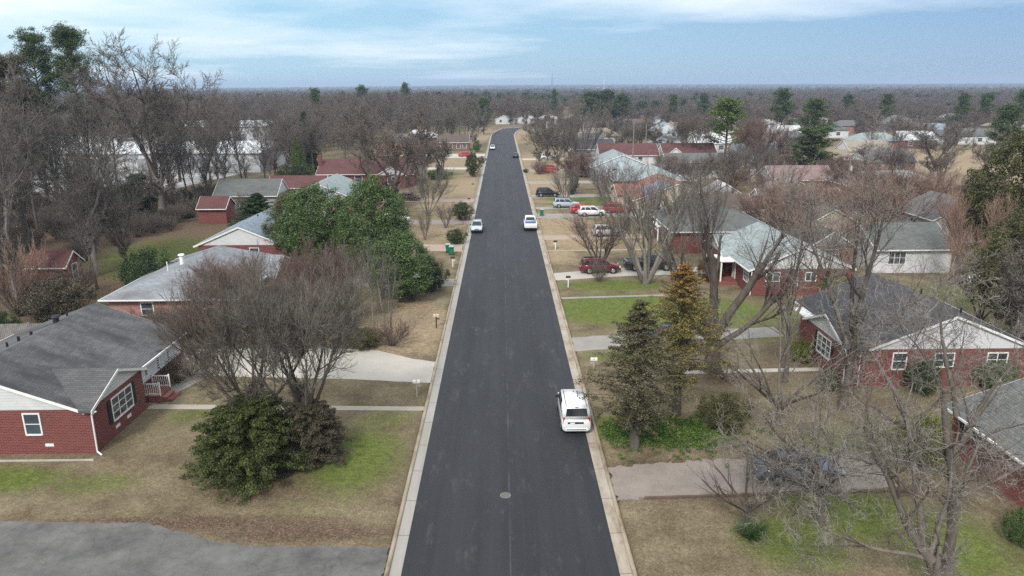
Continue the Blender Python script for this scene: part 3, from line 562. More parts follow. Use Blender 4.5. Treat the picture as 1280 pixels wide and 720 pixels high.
house('house with pale tan roof among bare trees short of the pines', 28, 44, 272, 282, 3., 2.8, 'x', SIDE_C, SIDE_W, SH_TAN, hip=5, wins=[('S', 33, 1.8, 1.2, 1.2)], name='clapboard_house')
house('dark house with off white trim hidden by thin trees', 21, 33, 215, 225, 3., 2.4, 'x', SIDE_G, SIDE_W, SH_DARK, wins=[('S', 25, 1.8, 1.2, 1.2)], name='clapboard_house')
house('low house with grey white roof at the last bend on the inner side', 22, 34, 245, 255, 3., 2.4, 'x', SIDE_C, SIDE_W, SH_LG, wins=[('S', 25, 1.8, 1.2, 1.2)], name='clapboard_house')
for k, (x, y, lb, rf) in enumerate([(-4, 424, 'white gabled house facing down the street where it bends', SH_DARK), (9, 430, 'second white gabled house past the bend', SH_BRN), (22, 434, 'pale hipped house beyond the bend', SH_TAN), (36, 430, 'pale roofed house glimpsed through trees beyond the bend', SH_LG)]):
    house(lb, x, x+11, y, y+9, 2.9, 2.2, 'y', SIDE_W, SIDE_W, rf, wins=[('S', x+3, 1.8, 1.3, 1.4), ('S', x+8, 1.8, 1.3, 1.4)], name='clapboard_house')
# back lots on the van's side
house('white painted house with light grey roof and dark side porch', 42.3, 51.2, 79.8, 88, 2.9, 2.1, 'x', SIDE_W, SIDE_W, SH_SLV, wins=[('S', 44.9, 1.8, 1.9, 1.4, False, (3, 2))], wings=[], name='clapboard_house')
house('dark shingled shed annex beside the white painted house', 36.2, 41.4, 83, 90, 2.5, 1.7, 'y', BRICKB, SIDE_G, SH_DARK, name='annex', cat='outbuilding', wins=[('S', 38.8, 1.5, 1.6, 1.1)])
house('white garden shed with pointed roof beyond the barn shaped one', 36.8, 42.2, 127.5, 133, 2.4, 1.6, 'y', SIDE_W, SIDE_W, SH_WHT, name='shed', cat='shed')
house('red brick house with long grey roof behind the pink shed', 40.8, 54, 112, 120, 2.7, 2.0, 'x', BRICK, SIDE_W, SH_LG, wins=[('S', 44, 1.7, 1.2, 1.), ('S', 50, 1.7, 1.2, 1.)])
house('beige house half hidden behind bare reddish brush', 48.5, 56, 128, 135, 2.8, 1.6, 'y', SIDE_C, SIDE_C, SH_TAN, name='clapboard_house', wins=[('S', 52, 1.7, 1.2, 1.)])
house('weathered pinkish shed with two dark openings', 42.5, 48.5, 97.5, 103, 2.7, 1.7, 'y', siding('pink_siding', (.45, .33, .31)), SIDE_C, SH_LG, name='shed', cat='shed', wins=[('S', 44, 1.5, 1., 1.)])
house('house with pale green roof and pinkish brick beyond the orange brush', 64, 82, 132, 142, 2.8, 2.4, 'x', BRICKP, SIDE_W, SH_MINT, hip=5, wins=[('S', 70, 1.7, 1.2, 1.), ('S', 77, 1.7, 1.2, 1.)])
house('pinkish brick house with a red door beside the pale green roof', 53.5, 66, 143, 152, 2.8, 2.2, 'x', BRICKP, SIDE_W, shingle('pink_grey_shingles', (.30, .2, .19), .3), wins=[('S', 57, 1.7, 1.2, 1.)])
house('white house with grey roof and carport beside the big evergreen', 58.5, 68.5, 96, 106, 3.2, 2.4, 'y', SIDE_W, SIDE_W, SH_LG, wins=[('S', 62, 1.8, 1.1, 1.3), ('W', 101, 1.8, 1.3, 1.3)], name='clapboard_house')
far = [(94, 252, 13, 'grey roofed house with a white garage door across the open field', SH_LG, SIDE_W), (116, 240, 16, 'pale green hipped house across the open field', SH_MINT, BRICKP), (135, 246, 12, 'white hipped house at the far side of the field', SH_WHT, BRICK),
       (158, 262, 20, 'long low house with silvery roof and carport past the field', SH_SLV, SIDE_W), (196, 268, 18, 'long house with cream roof beyond the evergreen', SH_TAN, SIDE_C), (105, 285, 12, 'white roofed shed above the grey roofed house', SH_WHT, SIDE_W),
       (95, 330, 14, 'pale house behind the round pines, partly screened', SH_TAN, SIDE_C), (150, 330, 14, 'pink walled house deep among the bare trees', SH_LG, BRICKP), (120, 345, 13, 'far white house low among grey trees', SH_WHT, SIDE_W),
       (70, 320, 13, 'far tan house behind the bright green pine', SH_TAN, SIDE_C), (180, 345, 15, 'far grey house under the wooded skyline', SH_SLV, SIDE_G), (56, 355, 14, 'far brick house behind the pine group', SH_BRN, BRICKB), (98, 205, 12, 'low pale house behind the layered pine', SH_TAN, SIDE_C),
       (88, 175, 12, 'silver roofed house beside the layered pine', SH_SLV, BRICKP), (62, 235, 12, 'white clapboard house behind the dark evergreens', SH_WHT, SIDE_W), (66, 205, 12, 'blue grey house between bare trees and dark evergreens', SH_BLUE, SIDE_B),
       (215, 320, 16, 'far pale roofed house near the frame edge', SH_TAN, SIDE_C), (240, 400, 18, 'faint white house in the distant wood', SH_WHT, SIDE_W), (128, 300, 14, 'silver roofed house just behind the white hipped one past the field', SH_SLV, SIDE_W), (172, 300, 14, 'blue roofed white house behind the long silvery one', SH_BLUE, SIDE_W), (208, 290, 14, 'pale green roofed house beyond the cream roof', SH_MINT, SIDE_C), (72, 275, 13, 'white house with silver roof behind the tan hipped brick one', SH_WHT, SIDE_W), (110, 385, 14, 'tiny white roofed house far behind the round pines', SH_WHT, SIDE_W), (160, 395, 15, 'tiny tan roofed house far behind the pink walled one', SH_TAN, SIDE_W), (200, 385, 15, 'tiny silver roofed house under the row of pines', SH_SLV, SIDE_W), (86, 415, 15, 'tiny pale house at the foot of the distant wood', SH_LG, SIDE_W), (20, 330, 12, 'small far house with ashen roof beside the street', SH_LG, SIDE_C), (36, 325, 12, 'small far house with brown roof beside the street', SH_BRN, SIDE_W)]
for (x, y, w, lb, rf, wl) in far:
    house(lb, x, x+w, y, y+9, 3., 2.5, 'x', wl, SIDE_W, rf, hip=(4 if w > 12 else 0), wins=[('S', x+w*.25, 1.7, 1.6, 1.3), ('S', x+w*.7, 1.7, 1.6, 1.3)], name='far_house', gut=False)
# left back lots and the industrial sheds through the wood
house('white shed with dull red roof and small window by the wood', -43.80, -43.80+10.5, 136.89-3, 136.89+3, 3.1, 1.7, 'x', SIDE_B, SIDE_B, SH_RED, name='outbuilding', cat='shed', wins=[('S', -43.80+5, 2., .8, .9)])
house('small red brick shed beside the dark cedar', -48.6, -44.2, 114, 118, 2.6, 1.4, 'x', BRICK, BRICK, SH_RED, name='shed', cat='shed')
house('grey green roofed house behind the dark cedar', -51, -40, 127, 134, 2.7, 2.3, 'x', SIDE_G, SIDE_W, SH_SLV, name='cottage')
house('tiny tan gabled hut beside the dark cedar', -32, -27.5, 112.5, 115.5, 2.2, 1.4, 'y', SIDE_C, SIDE_C, SH_ORG, name='hut', cat='shed')
house('small red shed with pale doorway at the yard edge', -52.5, -48.3, 77.5, 80.5, 2.2, 1.2, 'x', BRICK, BRICK, SH_RED, name='shed', cat='shed', wins=[('E', 79, 1.2, .9, 1.6)])
WARE = plain('white_membrane_roof', (.66, .68, .70), .6, var=.12, scale=.05); WSIDE = siding('warehouse_cladding', (.58, .60, .62), .6)
def warehouse(label, x0, x1, y0, y1, hgt):
    h = thing('warehouse', label, 'warehouse', ((x0+x1)/2, y0, YARD)); w = (x1-x0)/2; d = y1-y0
    m = MB(); m.box(-w, w, 0, d, -.2, hgt); m.build('wall', WSIDE, h)
    m = MB(); m.prism([(-.4, hgt+.01), (d/2, hgt+1.6), (d+.4, hgt+.01), (d+.4, hgt-.2), (-.4, hgt-.2)], 'x', -w-.4, w+.4); m.build('roof', WARE, h)
    k = int(w*2/14)
    for i in range(k):
        m = MB(); xx = -w+7+i*14; m.box(xx-2, xx+2, -.06, -.01, 0, 3.6); m.build('loading_door', SIDE_G, h)
warehouse('white roofed warehouse seen through the bare wood', -126, -62, 186, 226, 5.0)
warehouse('second white roofed warehouse further behind the wood', -150, -92, 285, 320, 6.5)
warehouse('low white warehouse nearest the industrial yard', -150, -118, 206, 236, 5.5)
warehouse('distant pale warehouse strip under the skyline', -250, -190, 430, 470, 6.)

# barn-roofed pink shed
h = thing('barn_shed', 'pinkish shed with curved barn roof standing on the back lawn', 'shed', (38.2, 112.5, YARD)); m = MB(); m.box(-3.2, 3.2, -1.8, 1.8, -.1, 2.6); m.build('wall', siding('blush_siding', (.62, .52, .46)), h)
m = MB(); m.prism([(-2., 2.55), (-1.5, 3.6), (0, 4.2), (1.5, 3.6), (2., 2.55), (1.9, 2.5), (-1.9, 2.5)], 'x', -3.4, 3.4); m.build('roof', SH_RED, h)
m = MB(); m.prism([(-1.8, 2.5), (-1.4, 3.5), (0, 4.1), (1.4, 3.5), (1.8, 2.5)], 'x', -3.43, -3.41); m.build('gable', SIDE_W, h); m = MB(); m.box(-1.2, 1.2, -1.86, -1.81, .1, 2.2); m.build('door', SIDE_C, h)

# fences
def fence(label, pts, hgt, mat, name='fence', gap=.02, bw=.14, pitch=2.4):
    h = thing(name, label, 'fence', (pts[0][0], pts[0][1], YARD)); ox, oy = pts[0]; B = MB(); Pm = MB(); rnd = random.Random(3)
    for (a, b) in zip(pts[:-1], pts[1:]):
        L = math.hypot(b[0]-a[0], b[1]-a[1]); ux, uy = (b[0]-a[0])/L, (b[1]-a[1])/L; n = max(1, int(L/(bw+gap)))
        for i in range(n):
            s0 = i*(bw+gap); s1 = s0+bw; hh = hgt+rnd.uniform(-.02, .02); x0, y0, x1, y1 = a[0]-ox+ux*s0, a[1]-oy+uy*s0, a[0]-ox+ux*s1, a[1]-oy+uy*s1; nx, ny = -uy*.02, ux*.02
            B.hexa([(x0-nx, y0-ny, .03), (x1-nx, y1-ny, .03), (x1+nx, y1+ny, .03), (x0+nx, y0+ny, .03)], [(x0-nx, y0-ny, hh), (x1-nx, y1-ny, hh), (x1+nx, y1+ny, hh), (x0+nx, y0+ny, hh)])
        for i in range(int(L/pitch)+1):
            x0, y0 = a[0]-ox+ux*i*pitch-uy*.09, a[1]-oy+uy*i*pitch+ux*.09; Pm.box(x0-.05, x0+.05, y0-.05, y0+.05, -.1, hgt+.08)
    B.build('fence_panel', mat, h); Pm.build('fence_post', mat, h)
fence('weathered grey plank fence behind the stained roof house', [(-50, 58), (-38, 58.3), (-35, 58.6)], 1.8, plain('weathered_planks', (.22, .21, .2), .9, var=.3, scale=3))
fence('low white fence round the lawn beside the pale blue gable', [(40, 168), (62, 170)], 1.9, WHITE, gap=.0, bw=.5)
fence('long white fence in front of the flat grey roofed house', [(30, 160), (44, 163)], 1.7, WHITE, gap=.0, bw=.5)
# utility poles, street lamp and masts
WOODP = plain('pole_wood', (.20, .18, .16), .9)
def pole(label, x, y, h, arm=True, z=YARD):
    t = thing('utility_pole', label, 'pole', (x, y, z)); m = MB(); m.tube((0, 0, -.3), (0, 0, h), .17, .11); m.build('post', WOODP, t)
    if arm:
        m = MB(); m.box(-1.2, 1.2, -.06, .06, h-.8, h-.66)
        m.build('crossarm', WOODP, t); m = MB()
        for k in (-1.1, -.4, .4, 1.1): m.tube((k, 0, h-.66), (k, 0, h-.45), .05)
        m.tube((.32, 0, h-2.6), (.32, 0, h-1.7), .22, n=12); m.build('insulator', plain('transformer_grey', (.5, .5, .52), .5), t)
pole('tall pale pole beside the two storey blue house', 30.96, 173.89, 13.2, False)
pole('pale pole next to the two storey blue house porch', 39.31, 201.31, 10.9, False)
pole('wooden pole carrying a grey transformer beyond the beige house', 58.5, 122, 9.5, True)
def mast(label, x, y, h, w, mat):
    t = thing('mast', label, 'mast', (x, y, 0)); m = MB()
    for a, b in ((0, 1), (1, 2), (2, 0)):
        P = lambda k, z: (w*(1-z*.7)*math.cos(k*2.1), w*(1-z*.7)*math.sin(k*2.1), z*h)
        m.tube(P(a, 0), P(a, 1), w*.1, w*.05, n=4)
        for i in range(10): m.tube(P(a, i/10), P(b, (i+1)/10), w*.06, n=4)
    m.build('lattice', mat, t); m = MB(); m.tube((0, 0, h), (0, 0, h*1.1), w*.1, n=5); m.build('aerial', mat, t)
mast('dark lattice mast standing on the skyline', 175, 2600, 58, 5, plain('mast_steel', (.12, .12, .13), .6)); mast('thin white tower on the skyline beyond the pines', 410, 3000, 46, 3, WHITE)

# ------------------------------------------------------------------ vehicles
def shell(mb, st):   # stations: (y, halfwidth, zb, zt, inset)
    n = 10; vs = []; fs = []
    for (y, w, zb, zt, ins) in st:
        h = zt-zb
        ring = [(-w*.80, zb), (-w*.97, zb+h*.16), (-w, zb+h*.5), (-w*.985, zt-h*.14), (-w*ins, zt), (w*ins, zt), (w*.985, zt-h*.14), (w, zb+h*.5), (w*.97, zb+h*.16), (w*.80, zb)]
        vs += [(x, y, z) for x, z in ring]
    for i in range(len(st)-1):
        for j in range(n): fs.append((i*n+j, i*n+(j+1) % n, (i+1)*n+(j+1) % n, (i+1)*n+j))
    fs += [tuple(range(n)), tuple(range(len(st)*n-1, (len(st)-1)*n-1, -1))]
    mb.add(vs, fs); return mb
def quadpatch(mb, c, u0, u1, v0, v1, off):
    c = [Vector(p_) for p_ in c]; n = (c[1]-c[0]).cross(c[3]-c[0]).normalized()*off
    P = lambda u, v: (c[0]*(1-u)*(1-v)+c[1]*u*(1-v)+c[2]*u*v+c[3]*(1-u)*v)+n
    a, b, d, e = P(u0, v0), P(u1, v0), P(u1, v1), P(u0, v1); k = n*.9
    mb.hexa([a-k, b-k, d-k, e-k], [a, b, d, e])
KIND = {
 'van':    dict(L=4.74, W=.915, st=[(-2.37, .82, .32, 1.0, .9), (-2.30, .90, .26, 1.10, .94), (-1.5, .915, .24, 1.12, .95), (1.0, .915, .24, 1.10, .95), (1.5, .90, .24, 1.08, .92), (2.1, .84, .26, .92, .85), (2.37, .70, .34, .74, .8)],
                cab=(-2.33, 1.62, -2.22, .62, 1.08, 1.86, .90, .76), wh=(-1.5, 1.55), r=.33),
 'suv':    dict(L=4.65, W=.92, st=[(-2.32, .78, .42, .92, .9), (-2.22, .88, .34, 1.05, .93), (-1.3, .92, .30, 1.08, .95), (.9, .92, .30, 1.06, .95), (1.4, .90, .30, 1.04, .92), (2.1, .85, .32, .93, .85), (2.32, .70, .40, .72, .8)],
                cab=(-2.24, 1.25, -1.95, .38, 1.05, 1.68, .87, .70), wh=(-1.35, 1.4), r=.36),
 'sedan':  dict(L=4.7, W=.90, st=[(-2.35, .74, .38, .80, .88), (-2.22, .86, .30, .93, .92), (-1.3, .90, .26, .96, .94), (.9, .90, .26, .93, .94), (1.5, .88, .26, .88, .9), (2.15, .82, .28, .76, .82), (2.35, .66, .36, .62, .8)],
                cab=(-1.75, 1.15, -1.05, .30, .92, 1.42, .82, .62), wh=(-1.38, 1.42), r=.32),
 'hatch':  dict(L=4.35, W=.88, st=[(-2.17, .76, .36, .90, .88), (-2.08, .85, .30, .98, .92), (-1.2, .88, .26, 1.0, .94), (.8, .88, .26, .98, .94), (1.35, .86, .26, .93, .9), (1.98, .80, .28, .80, .82), (2.17, .64, .36, .64, .8)],
                cab=(-2.05, 1.15, -1.6, .25, .97, 1.52, .82, .66), wh=(-1.28, 1.32), r=.32),
 'pickup': dict(L=5.8, W=.98, st=[(-2.9, .93, .50, 1.06, .93), (-2.85, .96, .42, 1.12, .95), (-1.0, .98, .38, 1.14, .96), (1.2, .98, .38, 1.14, .95), (1.9, .96, .38, 1.14, .92), (2.65, .92, .40, 1.05, .88), (2.9, .8, .46, .85, .85)],
                cab=(-.85, 1.75, -.68, .95, 1.12, 1.84, .90, .74), wh=(-1.85, 1.85), r=.41)}
def car(kind, label, cat, color, x, y, heading, name='parked_car', z=YARD, group='cars parked along the street and on driveways', bed=None):
    K = KIND[kind]; t = thing(name, label, cat, (x, y, z+.012), R(heading), group); W = K['W']; L = K['L']
    P_ = paint('paint_%02x%02x%02x' % tuple(int(min(1, c)*255) for c in color[:3]), color)
    m = shell(MB(), K['st'])
    b = m.build('body', P_, t, smooth=True)
    if kind == 'pickup':
        # open load bed: dark floor set in raised sides
        q = MB(); q.box(-.84, .84, -2.72, -.95, 1.13, 1.155); q.build('load_bed_sky_tint' if bed else 'load_bed', bed or BLACK, t)
        q = MB(); q.box(-.96, -.85, -2.86, -.9, 1.12, 1.2); q.box(.85, .96, -2.86, -.9, 1.12, 1.2); q.box(-.85, .85, -2.88, -2.74, 1.12, 1.2); q.build('bed_rail', P_, t, .015)
    c0, c1, r0, r1, zb, zt, wb, wt_ = K['cab']
    Bc = [(-wb, c0, zb-.04), (wb, c0, zb-.04), (wb, c1, zb-.04), (-wb, c1, zb-.04)]; Tc = [(-wt_, r0, zt), (wt_, r0, zt), (wt_*.98, r1, zt-.01), (-wt_*.98, r1, zt-.01)]
    q = MB(); q.hexa(Bc, Tc); q.build('cabin', P_, t, .05, 3, True)
    g = MB(); quadpatch(g, [Bc[0], Bc[1], Tc[1], Tc[0]], .10, .90, .30 if kind != 'sedan' else .12, .90, .012); g.build('rear_window', CARGLASS, t)
    g = MB(); quadpatch(g, [Bc[2], Bc[3], Tc[3], Tc[2]], .06, .94, .10, .93, .012); g.build('windshield', CARGLASS, t)
    spl = {'van': ((.44, .68), (.72, .95)), 'pickup': ((.10, .50), (.55, .92))}.get(kind, ((.08, .28), (.31, .60), (.63, .93)))
    for (u0, u1) in spl:
        g = MB(); quadpatch(g, [Bc[1], Bc[2], Tc[2], Tc[1]], u0, u1, .18, .86, .012); g.build('side_window', CARGLASS, t)
        g = MB(); quadpatch(g, [Bc[3], Bc[0], Tc[0], Tc[3]], 1-u1, 1-u0, .18, .86, .012); g.build('side_window', CARGLASS, t)
    for wy in K['wh']:
        for s in (-1, 1):
            r = K['r']; q = MB(); q.tube((s*(W-.22), wy, r), (s*(W+.01), wy, r), r, n=20); wo = q.build('wheel', TYRE, t, .02, 2)
            q = MB(); q.tube((s*(W+.005), wy, r), (s*(W+.02), wy, r), r*.62, r*.55, n=16); q.build('rim', RIM, wo)
            q = MB(); q.tube((s*(W-.1), wy, r*1.04), (s*(W-.004), wy, r*1.04), r*1.14, n=22); q.build('wheel_arch', BLACK, t)
    z1 = zb-.10; yb, yf = -L/2, L/2
    for s in (-1, 1):
        if kind == 'van': q = MB(); q.hexa([(s*.80-.06, yb+.0, .82), (s*.80+.07, yb+.02, .82), (s*.80+.07, yb+.14, .82), (s*.80-.06, yb+.14, .82)], [(s*.785-.05, yb+.02, 1.24), (s*.785+.05, yb+.05, 1.24), (s*.785+.05, yb+.2, 1.24), (s*.785-.05, yb+.2, 1.24)])
        else: q = MB(); q.box(s*W*.82-.13, s*W*.82+.08, yb-.005+.06, yb+.28, z1-.22, z1-.02)
        q.build('tail_light', REDL, t, .02)
        q = MB(); q.box(s*W*.72-.16, s*W*.72+.16, yf-.22, yf-.02, z1-.28, z1-.12); q.build('headlight', HEADL, t, .02)
        q = MB(); q.box(s*(W+.02)-.02 if s < 0 else W-.0, s*(W+.02)+.02 if s < 0 else W+.04, c1-.62, c1-.5, zb+.0, zb+.05); q.box(min(s*(W-.02), s*(W+.17)), max(s*(W-.02), s*(W+.17)), c1-.62, c1-.5, zb+.0, zb+.16); q.build('side_mirror', BLACK, t, .02)
    q = MB(); q.box(-W*.78, W*.78, yb-.04, yb+.1, .34, .52); q.build('rear_bumper', P_ if kind in ('van', 'sedan', 'hatch') else BLACK, t, .03)
    q = MB(); q.box(-W*.76, W*.76, yf-.12, yf+.03, .32, .5); q.box(-.34, .34, yf-.1, yf+.01, .56, .68); q.build('front_grille', BLACK, t, .02)
    if kind == 'van':
        q = MB(); q.box(-.56, .44, yb-.012, yb+.03, .80, .93); q.build('handle_strip', BLACK, t, .01); q = MB(); q.box(-.40, -.12, yb-.022, yb-.011, .76, .90); q.build('number_plate', WHITE, t)
        q = MB(); q.box(-.6, .6, yb-.052, yb-.03, .42, .46); q.build('bumper_strip', BLACK, t)
        q = MB()
        for s in (-1, 1): q.box(s*.64-.015, s*.64+.015, -2.1, .45, 1.86, 1.885)
        q.build('roof_rail', BLACK, t); q = MB(); q.tube((0, .35, 1.84), (0, .15, 2.12), .012, n=5); q.build('aerial', BLACK, t)
        q = MB(); q.box(-.1, .1, -2.245, -2.2, 1.83, 1.87); q.build('brake_light', REDL, t)
    else:
        q = MB(); q.box(-.16, .16, yb-.01, yb+.06, z1-.26, z1-.13); q.build('number_plate', WHITE, t)
        if kind == 'suv':
            q = MB()
            for s in (-1, 1): q.box(s*.62-.02, s*.62+.02, -1.8, .2, 1.68, 1.73)
            q.build('roof_rail', BLACK, t)
    return t
cw = (.78, .79, .80); cs = (.38, .40, .43); cb = (.012, .013, .016); cr = (.42, .012, .02); cbu = (.13, .008, .014); cnb = (.02, .04, .09); cg = (.09, .10, .11)
car('van', 'small white cargo van with black rear window parked at the kerb', 'van', cw, 4.24, 43.05, 0, 'parked_van', 0)
car('hatch', 'silver blue car facing the camera at the opposite kerb', 'car', (.42, .50, .58), -4.15, 107.3, 180, z=0)
car('pickup', 'white pickup with reflected sky painted blue on its bed, parked beside a green bin', 'pickup', cw, 3.95, 109.4, 0, 'parked_pickup', 0, bed=plain('blue_sky_reflection', (.03, .09, .34), .5))  # blue of the bed panel is reflected sky put into the colour
car('sedan', 'small black car with pale roof glint alone at the far kerb', 'car', cb, 3.9, 224.5, 0, z=0)
car('hatch', 'white car at the far kerb just short of the bend', 'car', cw, -3.6, 253, 180, z=0)
car('suv', 'burgundy estate car nosed behind the vase shaped crape myrtle', 'suv', cbu, 11.0, 81.2, -87)
car('pickup', 'black pickup truck standing past the burgundy car', 'pickup', cb, 17.0, 82.4, -88, 'parked_pickup')
car('suv', 'silver boxy off roader on the tan driveway', 'suv', (.45, .46, .46), 15.0, 102.2, -89)
car('suv', 'white compact off roader in front of the red cars', 'suv', cw, 14.6, 119.0, -86)
car('hatch', 'bright red car whose tail shows left of the white off roader', 'car', cr, 13.4, 121.9, -80)
car('suv', 'red car parked ahead of the white off roader', 'car', cr, 19.2, 122.2, -92)
car('suv', 'silver blue off roader beside the strip of green lawn', 'suv', (.40, .46, .52), 11.1, 127.8, -90)
car('suv', 'black off roader near the wheelie bins and bare sapling', 'suv', cb, 8.6, 141.2, -90)
car('sedan', 'nearer of two bright red cars beside a bare tree', 'car', cr, 10.4, 181, -88)
car('sedan', 'farther of two bright red cars beside a bare tree', 'car', cr, 12.2, 187, -95)
car('sedan', 'dark blue car half hidden by the orange conifer', 'car', cnb, 13.5, 57.6, 100)
car('sedan', 'dusty blue grey car under the low bare branches on the gravel', 'car', (.09, .13, .20), 15.9, 35.4, -88)
car('hatch', 'white car showing between the evergreen and the street', 'car', cw, -17.4, 114.5, -80)
car('hatch', 'silver car on the driveway behind the clipped shrub', 'car', cs, -16.8, 94.6, -85)
car('sedan', 'white car nose showing beside the dark rounded shrub', 'car', cw, -11.2, 77.2, -90)
car('sedan', 'long maroon and grey car on the pinkish driveway', 'car', (.10, .05, .05), -18.2, 137.6, -90)
car('sedan', 'red car on the wide pale forecourt', 'car', cr, -11.5, 226, -90)
car('hatch', 'white car on the lawn edge near the lone dark tree', 'car', cw, -23, 193.5, -80)
car('suv', 'white car on the forecourt beside the red one', 'car', cw, -19.5, 229, -90)
car('suv', 'white car deep on the driveway near the pale blue gable', 'car', cw, 13.5, 216.5, -90)
for (x, y, c, k, lb) in [(-104, 164, cw, 'suv', 'white vehicle at the front of the industrial yard'), (-98, 168, cr, 'sedan', 'red car in the industrial yard behind the wood'), (-92, 163, cs, 'suv', 'silver vehicle in the industrial yard by a trunk'), (-86, 170, cb, 'suv', 'dark blue grey vehicle in the industrial yard'), (-110, 172, cw, 'pickup', 'white truck at the back of the industrial yard'), (-80, 165, cw, 'sedan', 'white car at the near end of the industrial yard')]:
    car(k, lb, 'car', c, x, y, 70, group='vehicles in the industrial yard')

# ------------------------------------------------------------------ street furniture and small things
POSTW = plain('weathered_post', (.36, .33, .28), .9)
def mailbox(label, x, y, box=BLACK, h=1.05, post=POSTW):
    t = thing('mailbox', label, 'mailbox', (x, y, YARD)); s = -1 if x > 0 else 1
    m = MB(); m.box(-.05, .05, -.05, .05, -.1, h); m.box(-.05, .3 if s > 0 else .05, -.04, .04, h-.25, h-.17) if s > 0 else m.box(-.3, .05, -.04, .04, h-.25, h-.17); m.build('post', post, t)
    m = MB(); poly = [(-.09, h), (.09, h), (.09, h+.13), (.06, h+.2), (0, h+.225), (-.06, h+.2), (-.09, h+.13)]; m.prism(poly, 'x', -.25, .25); b = m.build('box', box, t)
    m = MB(); m.box(s*.25-.004, s*.25+.004, -.085, .085, h+.01, h+.17); m.build('box_door', box, b); m = MB(); m.box(-.02, .02, -.105, -.092, h+.08, h+.26); m.build('flag', REDL, b)
mailbox('white mailbox beside the concrete path opposite the van', -6.35, 46.6, WHITE)
mailbox('pale mailbox leaning on a dark post beside the straw lawn', -6.3, 61.6, plain('faded_box', (.55, .45, .40), .6), post=BLACK)
mailbox('black mailbox on a white post below the two green bins', -6.3, 84.3, BLACK, post=WHITE)
mailbox('black mailbox on a dark red post near the silver blue car', -6.5, 112, BLACK, post=plain('red_post', (.2, .05, .04), .8))
mailbox('small dark mailbox by the mauve driveway', -6.4, 131.5, BLACK)
mailbox('small dark mailbox at the long olive lawn', -6.5, 152, BLACK)
mailbox('black mailbox on white post beside the pale driveway of the burgundy car', 6.75, 74.8, BLACK, post=WHITE)
mailbox('black mailbox on white post ahead of the thin brick path', 6.7, 93.3, BLACK, post=WHITE)
mailbox('low white mailbox beside the grey driveway near the spiky conifer', 6.6, 51.2, WHITE, .8)
GREENP = plain('green_bin_plastic', (.012, .17, .085), .5)
def bin_(label, x, y, rz=0, mat=GREENP, cat='wheelie bin'):
    t = thing('wheelie_bin', label, cat, (x, y, YARD), R(rz), 'wheelie bins'); m = MB(); m.hexa([(-.24, -.28, .08), (.24, -.28, .08), (.24, .28, .08), (-.24, .28, .08)], [(-.32, -.37, 1.05), (.32, -.37, 1.05), (.32, .37, 1.05), (-.32, .37, 1.05)]); m.build('body', mat, t, .03)
    m = MB(); m.hexa([(-.34, -.4, 1.05), (.34, -.4, 1.05), (.34, .42, 1.05), (-.34, .42, 1.05)], [(-.3, -.34, 1.15), (.3, -.34, 1.15), (.3, .36, 1.15), (-.3, .36, 1.15)]); m.build('lid', plain('grey_lid', (.30, .42, .36), .5) if mat is GREENP else mat, t, .02)
    for s in (-1, 1): m = MB(); m.tube((s*.26, .3, .12), (s*.33, .3, .12), .12, n=12); m.build('wheel', TYRE, t)
    m = MB(); m.tube((-.25, .45, 1.0), (.25, .45, 1.0), .025); m.build('handle', mat, t)
bin_('green wheelie bin nearer the kerb, by the clipped shrub', -6.9, 91.0, 180); bin_('green wheelie bin set back against the clipped shrub', -7.45, 92.3, 190)
bin_('green wheelie bin standing behind the white pickup', 6.3, 119.5); bin_('dark green wheelie bin on the driveway under the bare saplings', 13.6, 143.5, 30, plain('dark_bin', (.02, .04, .03), .6))
# manhole
t = thing('manhole_cover', 'round worn metal cover set in the fresh asphalt', 'manhole cover', (-.22, 34.0, .0)); m = MB(); m.tube((0, 0, .0), (0, 0, .012), .29, n=32); m.build('cover', plain('worn_iron', (.22, .215, .20), .6, .3, var=.35, scale=8), t)
m = MB()
for k in range(-3, 4): w = math.sqrt(.245**2-(k*.068)**2); m.box(-w, w, k*.068-.012, k*.068+.012, .012, .018)
m.build('grip_bar', plain('dark_iron', (.10, .10, .095), .7, .3), t)
# white tarp-covered frame and trailer on the back lawns
t = thing('garden_trailer', 'white boat like trailer lying on the back lawn', 'trailer', (51.0, 74.2, YARD), R(80)); m = shell(MB(), [(-1.9, .35, .5, .8, .9), (-1.5, .75, .42, 1.0, .92), (.3, .85, .4, 1.05, .94), (1.4, .5, .45, 1.05, .9), (2.0, .08, .7, 1.05, .8)]); m.build('hull', WHITE, t, smooth=True)
m = MB(); m.tube((0, 1.2, .4), (0, 3.2, .35), .04); m.tube((-.9, -.4, .35), (.9, -.4, .35), .04); m.build('frame', RIM, t)
for s in (-1, 1): m = MB(); m.tube((s*.85, -.4, .3), (s*1.02, -.4, .3), .3, n=16); m.build('wheel', TYRE, t)
t = thing('carport_tent', 'white arched canopy beside the red roofed brick house', 'canopy', (-42.8, 148, YARD)); m = MB(); m.prism([(-2, 1.6), (-1.7, 2.4), (-.9, 3.0), (.9, 3.0), (1.7, 2.4), (2, 1.6), (1.9, 1.6), (0, 2.85), (-1.9, 1.6)], 'x', -4.5, 4.5); m.build('canopy_cover', WHITE, t)
m = MB()
for xx in (-4.3, 0, 4.3):
    for yy in (-1.9, 1.9): m.tube((xx, yy, 0), (xx, yy, 1.7), .04)
m.build('frame', RIM, t)
t = thing('patio_table', 'white patio table in the far back yard beside the wood', 'table', (-54.5, 116.5, YARD)); m = MB(); m.tube((0, 0, .72), (0, 0, .77), .7, n=20); m.build('tabletop', WHITE, t); m = MB()
for a in range(4): m.tube((.2*math.cos(a*1.57), .2*math.sin(a*1.57), .72), (.5*math.cos(a*1.57), .5*math.sin(a*1.57), 0), .03)
m.build('leg', WHITE, t)
